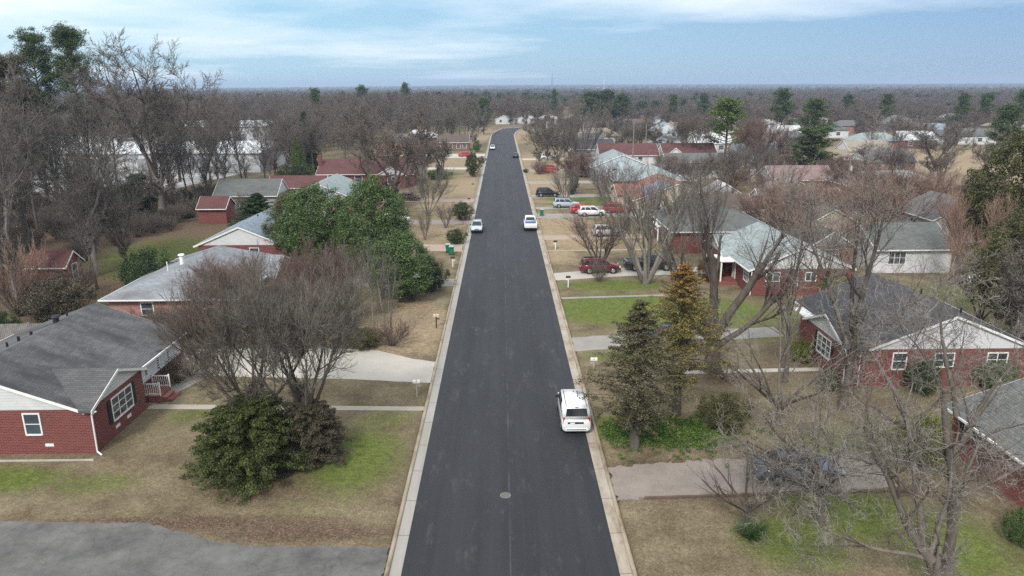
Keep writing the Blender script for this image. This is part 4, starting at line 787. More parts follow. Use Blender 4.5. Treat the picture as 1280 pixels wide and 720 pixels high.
# timber edging of the gravel drive
m = MB(); m.box(-7.5, 7.5, -.07, .07, -.05, .12); o = m.build('timber_edging', plain('old_timber', (.12, .08, .06), .95), None); o.location = (14.6, 33.6, YARD); o.rotation_euler = (0, 0, .035); tag(o, 'low dark timber edging along the gravel drive', 'edging')

# ------------------------------------------------------------------ trees
def unit(v): return v/np.maximum(np.linalg.norm(v, axis=-1, keepdims=True), 1e-9)
def tubes(P, Rd, sides):
    """P (N,K,3), Rd (N,K) -> verts, quads"""
    N, K, _ = P.shape; T = np.empty_like(P); T[:, 1:-1] = P[:, 2:]-P[:, :-2]; T[:, 0] = P[:, 1]-P[:, 0]; T[:, -1] = P[:, -1]-P[:, -2]; T = unit(T)
    ref = np.where(np.abs(T[:, :1, 2:3]) > .8, np.array([1., 0, 0]), np.array([0, 0, 1.])); U = unit(np.cross(T, np.broadcast_to(ref, T.shape))); W = np.cross(T, U)
    a = np.arange(sides)*2*math.pi/sides; c = np.cos(a)[None, None, :, None]; s = np.sin(a)[None, None, :, None]
    V = P[:, :, None, :] + (U[:, :, None, :]*c + W[:, :, None, :]*s)*Rd[:, :, None, None]; V = V.reshape(-1, 3)
    b = (np.arange(N)*K*sides)[:, None, None] + (np.arange(K-1)*sides)[None, :, None]; j = np.arange(sides)[None, None, :]; j2 = (j+1) % sides
    Q = np.stack([b+j, b+j2, b+sides+j2, b+sides+j], -1).reshape(-1, 4); return V, Q
def merge(parts):
    Vs, Qs, o = [], [], 0
    for V, Q in parts: Vs.append(V); Qs.append(Q+o); o += len(V)
    return np.concatenate(Vs), np.concatenate(Qs)
def polylines(r, P0, D0, L, R0, K, wander, up, taper, droop=0.):
    N = len(P0); P = np.empty((N, K+1, 3)); P[:, 0] = P0; D = D0.copy(); st = (L/K)[:, None]
    for i in range(K):
        D = unit(D + r.normal(0, wander, (N, 3)) + np.array([0, 0, up]) - np.array([0, 0, droop*i/K])); P[:, i+1] = P[:, i]+D*st
    t = np.linspace(0, 1, K+1)[None]; Rd = R0[:, None]*(1-(1-taper)*t); return P, Rd
def children(r, P, Rd, n, ang, tmin, ratio, rr, L, fall=.2, tpow=1., horiz=0.):
    N, K1, _ = P.shape; K = K1-1
    t = (np.arange(n)[None]+r.rand(N, n))/n; t = tmin+(1-tmin)*t**tpow; t[:, -1] = 1.0
    f = t*K; i = np.minimum(f.astype(int), K-1); w = (f-i)[..., None]; I = np.arange(N)[:, None]
    p = P[I, i]*(1-w)+P[I, i+1]*w; d = unit(P[I, i+1]-P[I, i]); rad = Rd[I, i]*(1-w[..., 0])+Rd[I, i+1]*w[..., 0]
    a = np.radians(r.uniform(ang[0], ang[1], (N, n))); a[:, -1] *= .35; ph = (np.arange(n)*2.4)[None]+r.uniform(0, 6.28, (N, 1))+r.normal(0, .5, (N, n))
    ref = np.where(np.abs(d[..., 2:3]) > .8, np.array([1., 0, 0]), np.array([0, 0, 1.])); u = unit(np.cross(d, ref)); v = np.cross(d, u)
    side = u*np.cos(ph)[..., None]+v*np.sin(ph)[..., None]; D = d*np.cos(a)[..., None]+side*np.sin(a)[..., None]
    if horiz: D[..., 2] *= (1-horiz); D = unit(D)
    Ln = L[:, None]*ratio*(1-fall*t)*r.uniform(.7, 1.15, (N, n)); return p.reshape(-1, 3), D.reshape(-1, 3), Ln.ravel(), np.minimum(rad*rr, rad).ravel()
def bare(seed, trunks, levels, split=2, rmin=.006, K0=7, w0=.06, up0=.03, taper0=.45):
    """trunks: list of (pos, dir, length, radius); levels: dicts. Returns trunk part and crown part"""
    r = np.random.RandomState(seed); P0 = np.array([t[0] for t in trunks], float); D0 = unit(np.array([t[1] for t in trunks], float)); L = np.array([t[2] for t in trunks], float); R0 = np.array([t[3] for t in trunks], float)
    P, Rd = polylines(r, P0, D0, L, R0, K0, w0, up0, taper0); Rd[:, 0] *= 1.25; parts = [tubes(P, Rd, 10)]; crown = []
    for k, lv in enumerate(levels):
        p, D, Ln, rr = children(r, P, Rd, lv['n'], lv['a'], lv.get('t', .3), lv['q'], lv.get('r', .52), L, lv.get('fall', .2), lv.get('tp', 1.), lv.get('hz', 0.))
        rr = np.maximum(rr, rmin); P, Rd = polylines(r, p, D, Ln, rr, lv.get('K', 4), lv.get('w', .12), lv.get('up', .05), lv.get('tap', .4), lv.get('dr', 0.)); Rd = np.maximum(Rd, rmin*.6); L = Ln
        (parts if k < split-1 else crown).append(tubes(P, Rd, lv.get('s', 4)))
    return merge(parts), merge(crown)
def cards(r, C, n, spread, size, up=.3, aspect=.6, flat=1.):
    """n leaf quads round every centre C (M,3)"""
    M = len(C); c = np.repeat(C, n, 0); off = unit(r.normal(0, 1, (M*n, 3)))*(r.rand(M*n, 1)**.45)*np.repeat(np.broadcast_to(spread, (M,)), n)[:, None]; off[:, 2] *= flat; c = c+off
    nrm = unit(off*.8/np.maximum(np.repeat(np.broadcast_to(spread, (M,)), n)[:, None], .01) + r.normal(0, .7, c.shape)+np.array([0, 0, up])); u = unit(np.cross(nrm, r.normal(0, 1, c.shape))); v = np.cross(nrm, u); s = size*r.uniform(.6, 1.3, (M*n, 1))
    a = u*s*.5; b = v*s*.5*aspect; V = np.stack([c-a, c-b*1.0, c+a, c+b], 1).reshape(-1, 3); return V, np.arange(M*n*4).reshape(-1, 4)
class Proto:
    def __init__(s, name, trunk, crown, tm, cm, cname='crown'):
        V, Q = trunk; C, CQ = crown; top = max(V[:, 2].max(), C[:, 2].max()); s.h = float(np.percentile(C[:, 2], 99.8))
        rr = np.hypot(C[:, 0], C[:, 1]); s.w = float(np.percentile(rr, 97))*2
        s.tm = fastmesh(name+'_trunk', V, Q, tm, True); s.cm = fastmesh(name+'_'+cname, C, CQ, cm); s.cname = cname; s.n = 0
    def put(s, name, label, x, y, h, rz=0., group=None, w=None, cat='tree', mats=None, z=YARD):
        o = thing(name, label, cat, (x, y, z), rz, group); k = h/s.h; kw = (w/s.w) if w else k; o.scale = (kw, kw, k)
        a = bpy.data.objects.new('trunk', s.tm); link(a, o); b = bpy.data.objects.new(s.cname, s.cm); link(b, o)
        if mats:
            for q, mm in ((a, mats[0]), (b, mats[1])):
                if mm: q.material_slots[0].link = 'OBJECT'; q.material_slots[0].material = mm
        s.n += 1; return o
BK_GREY = bark('grey_bark', (.098, .083, .070, 1), (.185, .165, .142, 1)); BK_DK = bark('dark_bark', (.075, .062, .053, 1), (.15, .13, .11, 1)); BK_SIL = bark('silvery_bark', (.15, .132, .115, 1), (.30, .275, .245, 1))
TW_BR = bark('brown_twigs', (.135, .108, .090, 1), (.23, .19, .16, 1)); TW_RED = bark('reddish_twigs', (.16, .105, .09, 1), (.26, .185, .16, 1)); TW_GR = bark('grey_twigs', (.135, .118, .102, 1), (.25, .23, .20, 1)); TW_SIL = bark('silver_twigs', (.20, .178, .155, 1), (.42, .39, .355, 1))
TW_PUR = bark('purplish_twigs', (.135, .103, .10, 1), (.22, .175, .17, 1)); TW_BUD = bark('budding_twigs', (.24, .15, .115, 1), (.36, .25, .19, 1))
TW_DIM = bark('woodland_twigs', (.14, .12, .105, 1), (.245, .212, .188, 1))
# dense round crowned tree
def lv(n, a, q, **k): return dict(n=n, a=a, q=q, **k)
def mk_round(seed, rmin=.0075, n4=6, lean=(0, 0)):
    r = random.Random(seed); tr = [((0, 0, 0), (.0, .0, 1), 2.2, .21)]
    for i in range(6): a = i*1.05+r.random()*.7; q = .85 if i % 2 else .45; tr.append(((0.05*math.cos(a), .05*math.sin(a), 1.0+.3*r.random()), (q*math.cos(a), q*math.sin(a), .9), 4.6, .105))
    return bare(seed, tr, [lv(8, (20, 60), .62, K=5, w=.13, up=.10, t=.48, fall=.2, s=6), lv(8, (20, 55), .62, K=4, w=.14, up=.08, t=.2, fall=.2), lv(8, (18, 50), .62, K=3, w=.14, up=.12, t=.2, fall=.25, s=3), lv(n4, (15, 40), .60, K=2, w=.14, up=.14, t=.15, s=3, fall=.25)], rmin=rmin, taper0=.45, K0=7)
def mk_forest(seed, H=22, rmin=.02, n=(15, 8, 7, 5), s3=3, spread=1., t0=.35, r0=.34):
    tr = [((0, 0, 0), (0, 0, 1), H*.86, r0)]
    return bare(seed, tr, [lv(n[0], (28, 58), .42*spread, K=5, w=.13, up=.13, t=t0, fall=.45, s=5), lv(n[1], (22, 50), .55, K=4, w=.16, up=.10, t=.2), lv(n[2], (20, 48), .55, K=3, w=.16, up=.08, s=s3, t=.2), lv(n[3], (18, 45), .6, K=2, w=.15, up=.08, s=3, t=.15)], rmin=rmin, K0=9, w0=.035, taper0=.25)
def mk_fork(seed, H=22, rmin=.02, n=(9, 8, 7, 5), r0=.38):
    r = random.Random(seed); tr = [((0, 0, 0), (0, 0, 1), H*.30, r0)]
    for i in range(4): a = i*1.57+r.random(); tr.append(((0, 0, H*(.16+.04*i)), (.42*math.cos(a), .42*math.sin(a), 1), H*.62, r0*.42))
    return bare(seed, tr, [lv(n[0], (26, 62), .42, K=5, w=.13, up=.10, t=.25, fall=.35, s=5), lv(n[1], (24, 56), .58, K=4, w=.16, up=.07, t=.2), lv(n[2], (20, 48), .55, K=3, w=.16, up=.06, s=3, t=.2), lv(n[3], (18, 45), .6, K=2, w=.15, up=.05, s=3, t=.15)], rmin=rmin, K0=9, w0=.07, taper0=.3)
def mk_vase(seed, H=6, stems=9, rmin=.008, n=(7, 7, 6), ang=.38, r0=.06):
    r = random.Random(seed); tr = []
    for i in range(stems): a = i*2.4; q = ang*(.4+.7*r.random()); tr.append(((.12*math.cos(a), .12*math.sin(a), 0), (q*math.cos(a), q*math.sin(a), 1), H*.75, r0))
    return bare(seed, tr, [lv(n[0], (12, 35), .45, K=4, w=.08, up=.06, t=.3, s=4), lv(n[1], (12, 35), .55, K=3, w=.08, up=.08, t=.2, s=3), lv(n[2], (12, 35), .6, K=2, w=.08, up=.08, t=.15, s=3)], rmin=rmin, K0=6, w0=.05, taper0=.4)
def mk_shrubby(seed, H=2, stems=30, rmin=.006, ang=1.0):
    return mk_vase(seed, H, stems, rmin, (5, 5, 5), ang, .02)

print('trees...')
P_round = Proto('round_tree', *mk_round(3), BK_GREY, TW_BR); P_round2 = Proto('round_tree_b', *mk_round(11), BK_GREY, TW_BR)
P_for = [Proto('forest_a', *mk_forest(21), BK_GREY, TW_DIM), Proto('forest_b', *mk_forest(22, 24, .02, (17, 8, 7, 5)), BK_DK, TW_DIM), Proto('forest_c', *mk_fork(23), BK_GREY, TW_DIM), Proto('forest_d', *mk_fork(24, 20), BK_DK, TW_DIM)]
P_mid = [Proto('mid_a', *mk_forest(31, 16, .026, (13, 8, 7, 4), t0=.2, spread=1.2), BK_GREY, TW_BR), Proto('mid_b', *mk_fork(32, 15, .026, (8, 8, 7, 4)), BK_GREY, TW_BR), Proto('mid_c', *mk_fork(33, 13, .026, (8, 8, 7, 4)), BK_GREY, TW_BR)]
P_far = [Proto('far_a', *mk_forest(41, 16, .07, (13, 6, 5, 2), t0=.15, spread=1.25), BK_GREY, TW_BR), Proto('far_b', *mk_fork(42, 15, .07, (8, 6, 5, 2)), BK_GREY, TW_BR)]
P_vase = Proto('vase', *mk_vase(51), BK_GREY, TW_BR, 'crown'); P_vase2 = Proto('vase_b', *mk_vase(52, 6, 7, .009, (8, 8, 6), .6), BK_GREY, TW_GR)
P_sap = Proto('sapling', *mk_vase(53, 8, 3, .012, (9, 5, 4), .16, .07), BK_SIL, TW_GR)
P_bud = Proto('budding', *mk_vase(58, 7, 8, .009, (9, 8, 6), .75, .07), BK_GREY, TW_BUD); P_bud2 = Proto('budding_b', *mk_round(59), BK_GREY, TW_BUD)
P_brush = Proto('brush', *mk_shrubby(54), BK_GREY, TW_BR)

# evergreens --------------------------------------------------------------
LF_DK = leafmat('dark_evergreen_leaves', (.010, .020, .008, 1), (.028, .052, .016, 1), (.075, .115, .03, 1)); LF_MAG = leafmat('glossy_broad_leaves', (.022, .042, .014, 1), (.06, .105, .030, 1), (.15, .21, .07, 1), .65)
LF_PINE = leafmat('pine_needles', (.018, .032, .012, 1), (.045, .075, .022, 1), (.10, .14, .04, 1)); LF_BRT = leafmat('bright_pine_needles', (.03, .055, .012, 1), (.075, .12, .02, 1), (.15, .20, .035, 1))
LF_CED = leafmat('cedar_sprays', (.026, .030, .014, 1), (.068, .072, .026, 1), (.135, .132, .045, 1)); LF_ORG = leafmat('rusty_sprays', (.06, .035, .012, 1), (.14, .085, .02, 1), (.26, .135, .03, 1)); LF_OLV = leafmat('olive_sprays', (.04, .042, .014, 1), (.095, .09, .022, 1), (.17, .15, .03, 1))
LF_CED2 = leafmat('feathery_evergreen_sprays', (.016, .026, .010, 1), (.048, .065, .018, 1), (.12, .135, .035, 1)); LF_BRN = leafmat('brown_sprays', (.035, .028, .02, 1), (.075, .062, .04, 1), (.13, .11, .065, 1)); LF_YEL = leafmat('yellow_green_leaves', (.05, .065, .012, 1), (.12, .14, .02, 1), (.22, .23, .04, 1))
def rustmat():
    m = NT('rusty_topped_sprays'); m.set(Roughness=.7); rnd = m.n('ShaderNodeNewGeometry').outputs['Random Per Island']; q = m.pos('obj'); sp = m.n('ShaderNodeSeparateXYZ'); m.l(q, sp.inputs[0])
    f = m.noise(q, .8, 3, .6); h = m.math('ADD', m.math('MULTIPLY', sp.outputs[2], .11), m.math('MULTIPLY', f, .5)); g = m.ramp(rnd, [(.1, (.06, .055, .014)), (.5, (.15, .125, .028)), (.9, (.25, .195, .045))]); o = m.ramp(rnd, [(.1, (.10, .045, .014)), (.5, (.22, .095, .022)), (.9, (.34, .16, .04))])
    m.col(m.mix(m.ramp(m.math('SUBTRACT', h, .4), [(.66, (0, 0, 0)), (.98, (1, 1, 1))]), g, o)); return m.m
LF_RUST = rustmat()
def lobes(r, n, rx, ry, z0, z1, surf=.75):
    """clump centres filling an uneven crown"""
    d = unit(r.normal(0, 1, (n, 3))); rad = r.uniform(surf, 1., (n, 1)); d = d*rad; bumpf = .95+.30*np.sin(d[:, :1]*5+1)*np.cos(d[:, 1:2]*4+2)
    return np.stack([d[:, 0]*rx, d[:, 1]*ry, (z0+z1)/2+d[:, 2]*(z1-z0)/2], 1)*np.concatenate([bumpf, bumpf, np.ones_like(bumpf)], 1)
def broadleaf(seed, H, W, nc=420, nl=34, size=.20, z0=.6, sp=.5):
    r = np.random.RandomState(seed); C = np.concatenate([lobes(r, int(nc*.8), W/2-sp*.6, W/2-sp*.6, z0, H-sp*.5), lobes(r, int(nc*.2), W/4, W/4, z0, H*.8, .2)]); C += r.normal(0, sp*.35, C.shape)
    # narrow towards the top
    t = np.clip((C[:, 2]-H*.5)/(H*.5), 0, 1); C[:, :2] *= (1-.35*t**1.5)[:, None]
    leaf = cards(r, C, nl, r.uniform(.6, 1.15, len(C))*sp, size, .5, .65); tr = bare(seed, [((0, 0, 0), (0, 0, 1), H*.7, .16+.01*H)], [lv(9, (30, 65), .45, K=4, s=4)], split=1, K0=6, rmin=.02)
    tr2 = merge([tr[0]]+[tr[1]]); return tr2, leaf
def conifer(seed, H, W, nb=150, nl=40, size=.14, droop=.25, *pos, **kw):
    return conifer_(seed, H, W, nb, nl, size, droop, *pos, **kw)
def conifer_(seed, H, W, nb=150, nl=40, size=.14, droop=.25, z0=.4, pw=.9, dens=1., skirt=0., asp=.45):
    r = np.random.RandomState(seed); z = z0+(H-z0)*(np.arange(nb)+r.rand(nb))/nb; f = 1-(z-z0)/(H-z0); L = W/2*np.minimum(f**pw+.04, 1)*r.uniform(.62, 1.12, nb)*(np.clip((z-z0)/(skirt*(H-z0)), .3, 1) if skirt else 1); az = np.arange(nb)*2.4+r.normal(0, .4, nb)
    D = np.stack([np.cos(az), np.sin(az), .35*(1-f)+.08+r.normal(0, .08, nb)], 1); P, Rd = polylines(r, np.stack([np.zeros(nb), np.zeros(nb), z], 1), unit(D), L, .012+.012*L, 4, .07, .0, .3, droop)
    ts = np.linspace(.25, 1, 5); C = []; S = []
    for t in ts:
        k = t*4; i = min(int(k), 3); w = k-i; C.append(P[:, i]*(1-w)+P[:, i+1]*w); S.append((.10+.16*L)*(1.15-.6*t))
    C = np.concatenate(C); S = np.concatenate(S); keep = r.rand(len(C)) < dens; leaf = cards(r, C[keep], nl, S[keep], size, .6, asp, .55)
    tv, tq = tubes(np.array([[[0, 0, 0], [.0, 0, H*.3], [.02, .02, H*.65], [0, 0, H*.98]]], float), np.array([[.10+.012*H, .08+.008*H, .05, .012]]), 9); return merge([(tv, tq), tubes(P, Rd, 3)]), leaf
def pine(seed, H, W, base=.5, nb=34, nc=5, nl=60, size=.30, sp=1.0, flat=.45, r0=.3, sides=5):
    r = np.random.RandomState(seed); t = (np.arange(nb)+r.rand(nb))/nb; z = H*(base+(1-base)*t**.85); L = W/2*(1-.55*t**1.6)*r.uniform(.55, 1.1, nb); L[t > .93] *= .5; az = np.arange(nb)*2.4+r.normal(0, .5, nb)
    P, Rd = polylines(r, np.stack([np.zeros(nb), np.zeros(nb), z*.985], 1), unit(np.stack([np.cos(az), np.sin(az), .25+.5*t], 1)), L, .04+.02*L, 5, .14, .05, .3)
    C = np.concatenate([P[:, k] for k in (3, 4, 5)]+[P[:, 5]+r.normal(0, sp*.7, (nb, 3))*[1, 1, .4] for _ in range(nc-3)]+[np.array([[0, 0, H*.985]])]); leaf = cards(r, C, nl, r.uniform(.6, 1.2, len(C))*sp, size, .8, .3, flat)
    tk = np.array([[[0, 0, 0], [.1, 0, H*.25], [.15, .1, H*.5], [.05, .1, H*.75], [0, 0, H*.97]]], float); tv, tq = tubes(tk, np.array([[r0, r0*.8, r0*.65, r0*.4, .04]]), sides+4); return merge([(tv, tq), tubes(P, Rd, 4)]), leaf
P_pine = [Proto('pine_a', *pine(61, 24, 9, .62, 40, 7, 130, .28, 1.15, .5), BK_DK, LF_PINE), Proto('pine_b', *pine(62, 22, 8, .55, 40, 7, 120, .28, 1.1, .5), BK_DK, LF_PINE)]
P_pfar = [Proto('pine_far_a', *pine(63, 17, 9, .28, 46, 6, 42, .55, 1.15, .6), BK_DK, LF_PINE), Proto('pine_far_b', *pine(64, 17, 7.5, .2, 46, 6, 42, .55, 1.1, .7), BK_DK, LF_PINE)]
P_layer = Proto('layered_pine', *pine(65, 14, 10, .12, 60, 6, 60, .40, .95, .38), BK_DK, LF_BRT)
P_mag = Proto('magnolia', *broadleaf(71, 10, 7.4, 620, 120, .125), BK_GREY, LF_MAG); P_holly = Proto('holly', *broadleaf(72, 7, 4.6, 360, 90, .11, .3, .42), BK_GREY, LF_MAG)
P_bush = Proto('bush', *broadleaf(73, 1.6, 2.2, 190, 90, .05, .1, .2), BK_DK, LF_DK, 'foliage'); P_ceda = Proto('cedar', *conifer(74, 8, 6.5, 190, 40, .26, .15, .2, .8), BK_DK, LF_DK)
LF_SPR = leafmat('brownish_cedar_sprays', (.045, .040, .024, 1), (.095, .085, .045, 1), (.16, .145, .07, 1))
P_spr = Proto('sparse_cedar', *conifer(75, 8.7, 5.2, 210, 40, .10, .16, 1.3, .75, .8, .25), BK_GREY, LF_SPR, 'crown'); P_feath = Proto('feathery', *conifer(77, 3.6, 5.6, 300, 100, .13, .10, .05, .42, 1., asp=.3), BK_DK, LF_CED2)
P_rust = Proto('rusty_conifer', *conifer(76, 9.9, 5.4, 220, 40, .10, .18, 2.2, .7, .85, .2), BK_DK, LF_RUST)

# ---- individually placed trees --------------------------------------------------------
GB = 'bare trees in the gardens'
P_round.put('bare_tree', 'twiggy round bare tree by the bushes, the one nearer the stained roof house', -15.3, 39.7, 11.6, 0.4, GB, 9.2, 'tree', (None, TW_BR))
P_round2.put('bare_tree', 'twiggy round bare tree by the bushes, the one nearer the street', -12.1, 39.2, 12.0, 1.9, GB, 9.2, 'tree', (None, TW_GR))
# (placed trees)
def put(P, name, label, x, y, h, w=None, rz=0., group=GB, mats=None, cat='tree'): return P.put(name, label, x, y, h, rz, group, w, cat, mats)
GE = 'evergreen trees in the gardens'; GS = 'shrubs in the gardens'
# near, street side opposite the van
P_feath.put('conifer_shrub', 'broad dark green feathery evergreen shrub under the twiggy round trees', -14.6, 36.6, 4.3, 0, GS, 6.0, 'shrub')
P_feath.put('conifer_shrub', 'dark brownish shrub merging with the feathery evergreen, next to the street lawn', -11.6, 38.2, 3.5, 1, GS, 4.2, 'shrub', (None, LF_BRN))
put(P_mag, 'broadleaf_evergreen', 'tallest dense green broadleaf evergreen beside the silver roof', -21.31, 80.40, 10.4, w=9.7, group=GE)
put(P_mag, 'broadleaf_evergreen', 'olive green evergreen standing just behind the tallest broadleaf one', -25.50, 86.34, 8.9, w=6.9, rz=2, group=GE, mats=(None, LF_CED))
put(P_mag, 'broadleaf_evergreen', 'glossy green evergreen nearest the street lawns', -14.09, 76.71, 11.7, w=8.4, rz=1.1, group=GE)
put(P_holly, 'broadleaf_evergreen', 'low spreading green evergreen in front of the silver hatchback', -10.37, 70.43, 7.1, w=7.4, rz=.6, group=GE)
put(P_bush, 'shrub', 'rounded deep green shrub hiding a white car nose', -7.71, 74.25, 3.0, w=3.3, group=GS, mats=(None, LF_DK), cat='shrub')
put(P_sap, 'bare_sapling', 'pair of pale thin stems in front of the green evergreens', -11.20, 58.44, 9.8, w=2.8, group=GB)
put(P_sap, 'bare_sapling', 'thin pale stemmed tree at the end of the pale driveway', -13.12, 59.51, 8.6, w=3.5, rz=2, group=GB)
put(P_sap, 'bare_sapling', 'forked thin tree growing from the reddish brown shrub', -9.97, 58.41, 8.1, w=4.1, rz=1, group=GB)
put(P_round, 'bare_tree', 'reddish topped bare tree behind the round pair by the pale driveway', -16.38, 60.02, 8.5, w=7.7, rz=3, group=GB, mats=(None, TW_RED))
put(P_round2, 'bare_tree', 'reddish haze of twigs in front of the silver roof', -25.19, 63.13, 6.8, w=7.3, rz=2, group=GB, mats=(None, TW_RED))
put(P_brush, 'bare_shrub', 'reddish brown leafless shrub beside the straw coloured lawn', -9.62, 57.01, 2.3, w=4.0, group=GS, mats=(None, TW_RED), cat='shrub')
put(P_bush, 'shrub', 'low green shrub under the thin forked saplings', -11.91, 56.68, 1.6, w=3.4, group=GS, mats=(None, LF_CED), cat='shrub')
put(P_brush, 'bare_shrub', 'grey brown leafless hedge at the corner of the shuttered house', -24.30, 49.55, 1.9, w=2.6, group=GS, cat='shrub')
put(P_brush, 'bare_shrub', 'tangled brown leafless hedge beyond the shuttered house', -23.74, 50.76, 1.9, w=3.6, rz=1, group=GS, cat='shrub')
put(P_brush, 'bare_shrub', 'brushy brown thicket between the shuttered house and the silver roof', -28.80, 58.88, 2.9, w=4.8, rz=2, group=GS, cat='shrub')
put(P_ceda, 'cedar', 'dark pointed cedar beside the small red brick shed', -36.33, 105.70, 6.0, w=8.3, group=GE)
put(P_bush, 'shrub', 'large dark green shrub against the red shed yard', -36.80, 72.04, 5.1, w=6.2, group=GS, mats=(None, LF_DK), cat='shrub')
put(P_bush, 'shrub', 'clipped dark shrub behind the two green bins', -6.76, 97.91, 2.0, w=3.1, group=GS, mats=(None, LF_DK), cat='shrub')
put(P_holly, 'topiary_tree', 'small flat topped dark evergreen close to the kerb', -6.82, 115.93, 3.0, w=3.7, group=GE, mats=(None, LF_DK))
put(P_holly, 'evergreen', 'lone dark small evergreen on the lawn below the far red car', -7.38, 174.16, 5.9, w=3.9, group=GE, mats=(None, LF_DK))
put(P_bush, 'shrub', 'round maroon shrub near the lone dark evergreen', -6.12, 205.98, 2.0, w=2.7, group=GS, mats=(None, TW_RED), cat='shrub')
put(P_bush, 'shrub', 'green shrub at the kerb short of the far white car', -8.69, 242.33, 3.7, w=2.9, group=GS, mats=(None, LF_MAG), cat='shrub')
put(P_mid[2], 'bare_tree', 'dark bare tree on the olive lawn with shrubs at its foot', -14.78, 172.94, 9.4, w=8.4, group=GB)
put(P_bush, 'shrub', 'dark undergrowth around the bare tree on the olive lawn', -15.28, 169.88, 2.2, w=6.4, group=GS, mats=(None, LF_DK), cat='shrub')
put(P_mid[1], 'bare_tree', 'bare tree with pale twin stems near the far kerb', -9.92, 262.02, 14.5, w=12.7, group=GB, mats=(BK_SIL, TW_GR))
put(P_vase2, 'bare_tree', 'leaning small bare tree beside the grey driveway shrub', -12.80, 119.91, 8.7, w=8.1, group=GB)
put(P_vase, 'crape_myrtle', 'thin leafless crape myrtle on the mauve driveway edge', -9.04, 109.13, 4.1, w=4.0, group=GB)
put(P_vase, 'crape_myrtle', 'slim leafless crape myrtle below the mauve driveway', -11.32, 100.23, 4.4, w=2.5, group=GB)
put(P_mid[1], 'bare_tree', 'wide grey bare tree in front of the long red roof', -19.12, 126.69, 17.1, w=15.6, group=GB)
put(P_mid[0], 'bare_tree', 'tall grey bare tree beside the long red roofed house', -28.16, 151.53, 18.3, w=13.5, group=GB)
put(P_mid[2], 'bare_tree', 'bare tree between the red roofed house and the orange roof', -16.79, 148.65, 11.4, w=9.9, group=GB)
# the van's side
put(P_spr, 'cedar', 'sparse brownish green cedar with drooping sprays beside the van', 7.53, 38.87, 9.2, w=5.9, group=GE)
put(P_rust, 'conifer', 'rusty orange topped conifer behind the sparse cedar', 11.09, 43.38, 10.2, w=5.5, group=GE)
put(P_vase, 'crape_myrtle', 'fan shaped leafless crape myrtle behind the burgundy car', 11.11, 83.20, 7.4, w=9.1, group=GB, mats=(None, TW_RED))
put(P_brush, 'bare_shrub', 'dark scruffy shrub in front of the burgundy car', 10.31, 77.01, 2.5, w=2.5, group=GS, mats=(None, TW_DIM), cat='shrub')
put(P_bush, 'groundcover_shrub', 'low bushy green shrub behind the two conifers', 13.67, 41.36, 2.2, w=3.6, group=GS, mats=(None, LF_CED), cat='shrub')
put(P_brush, 'bare_shrub', 'brown leafless shrub at the foot of the big pruned tree', 15.96, 49.05, 1.1, w=3.0, group=GS, cat='shrub')
put(P_bush, 'shrub', 'yellow green shrub by the corner of the charcoal roofed house', 23.00, 52.57, 1.8, w=2.2, group=GS, mats=(None, LF_YEL), cat='shrub')
put(P_bush, 'shrub', 'dark rounded shrub under the middle window of the charcoal roofed house', 29.08, 46.31, 2.6, w=2.5, group=GS, mats=(None, LF_DK), cat='shrub')
put(P_bush, 'shrub', 'dark green shrub under the end window of the charcoal roofed house', 34.79, 47.15, 2.0, w=3.6, group=GS, mats=(None, LF_MAG), cat='shrub')
put(P_bush, 'shrub', 'small shrub at the wall of the charcoal roofed house near its downspout', 22.77, 47.01, 1.6, w=1.5, group=GS, mats=(None, LF_CED), cat='shrub')
put(P_bush, 'shrub', 'yellow green bush between the two brick houses', 23.51, 36.63, 3.0, w=3.2, group=GS, mats=(None, LF_YEL), cat='shrub')
put(P_bush, 'shrub', 'small green shrub beside the black shuttered brick wall', 23.93, 29.14, 1.9, w=1.5, group=GS, mats=(None, LF_MAG), cat='shrub')
put(P_bush, 'shrub', 'red leaved green shrub by the porch of the mint roofed house', 22.68, 76.64, 2.7, w=3.2, group=GS, mats=(None, leafmat('red_tipped_leaves', (.03, .03, .012, 1), (.07, .065, .02, 1), (.26, .06, .02, 1))), cat='shrub')
put(P_bush, 'shrub', 'yellow green shrub at the end wall of the mint roofed house', 33.30, 70.07, 2.5, w=3.0, group=GS, mats=(None, LF_YEL), cat='shrub')
put(P_brush, 'bare_shrub', 'small brown tuft of stems on the straw lawn across from the clipped shrub', 11.10, 104.06, 1.9, w=2.1, group=GS, cat='shrub')
put(P_vase, 'crape_myrtle', 'thin leafless crape myrtle shading the black off roader', 11.12, 130.84, 7.4, w=6.5, group=GB, mats=(None, TW_GR))
put(P_mid[2], 'bare_tree', 'maroon twigged small tree with a straight dark trunk', 14.42, 145.00, 8.3, w=8.1, group=GB, mats=(None, TW_RED))
put(P_mid[1], 'bare_tree', 'bare tree right behind the two bright red cars', 14.13, 188.63, 12.2, w=9.2, group=GB, mats=(None, TW_GR))
put(P_mid[1], 'bare_tree', 'grey bare tree between the street and the two bright red cars', 9.84, 198.70, 12.7, w=9.7, group=GB, mats=(None, TW_GR))
put(P_brush, 'bare_shrub', 'rusty leafless bush beside the two bright red cars', 8.81, 178.26, 3.5, w=4.4, group=GS, mats=(None, TW_RED), cat='shrub')
put(P_bush, 'shrub', 'tiny dark bush near the kerb below the two red cars', 5.58, 181.84, 1.0, w=1.6, group=GS, mats=(None, LF_DK), cat='shrub')
put(P_vase2, 'bare_tree', 'dark upright bare tree in front of the pale blue gable', 19.16, 182.91, 19.0, w=14.2, group=GB, mats=(BK_DK, TW_DIM))
put(P_bush, 'shrub', 'wide maroon brush around the dark upright tree', 19.06, 174.47, 5.4, w=10.1, group=GS, mats=(None, TW_RED), cat='shrub')
put(P_vase2, 'bare_tree', 'twisted bare tree on the lawn beyond the silver blue off roader', 19.86, 131.42, 7.3, w=10.4, group=GB, mats=(None, TW_PUR))
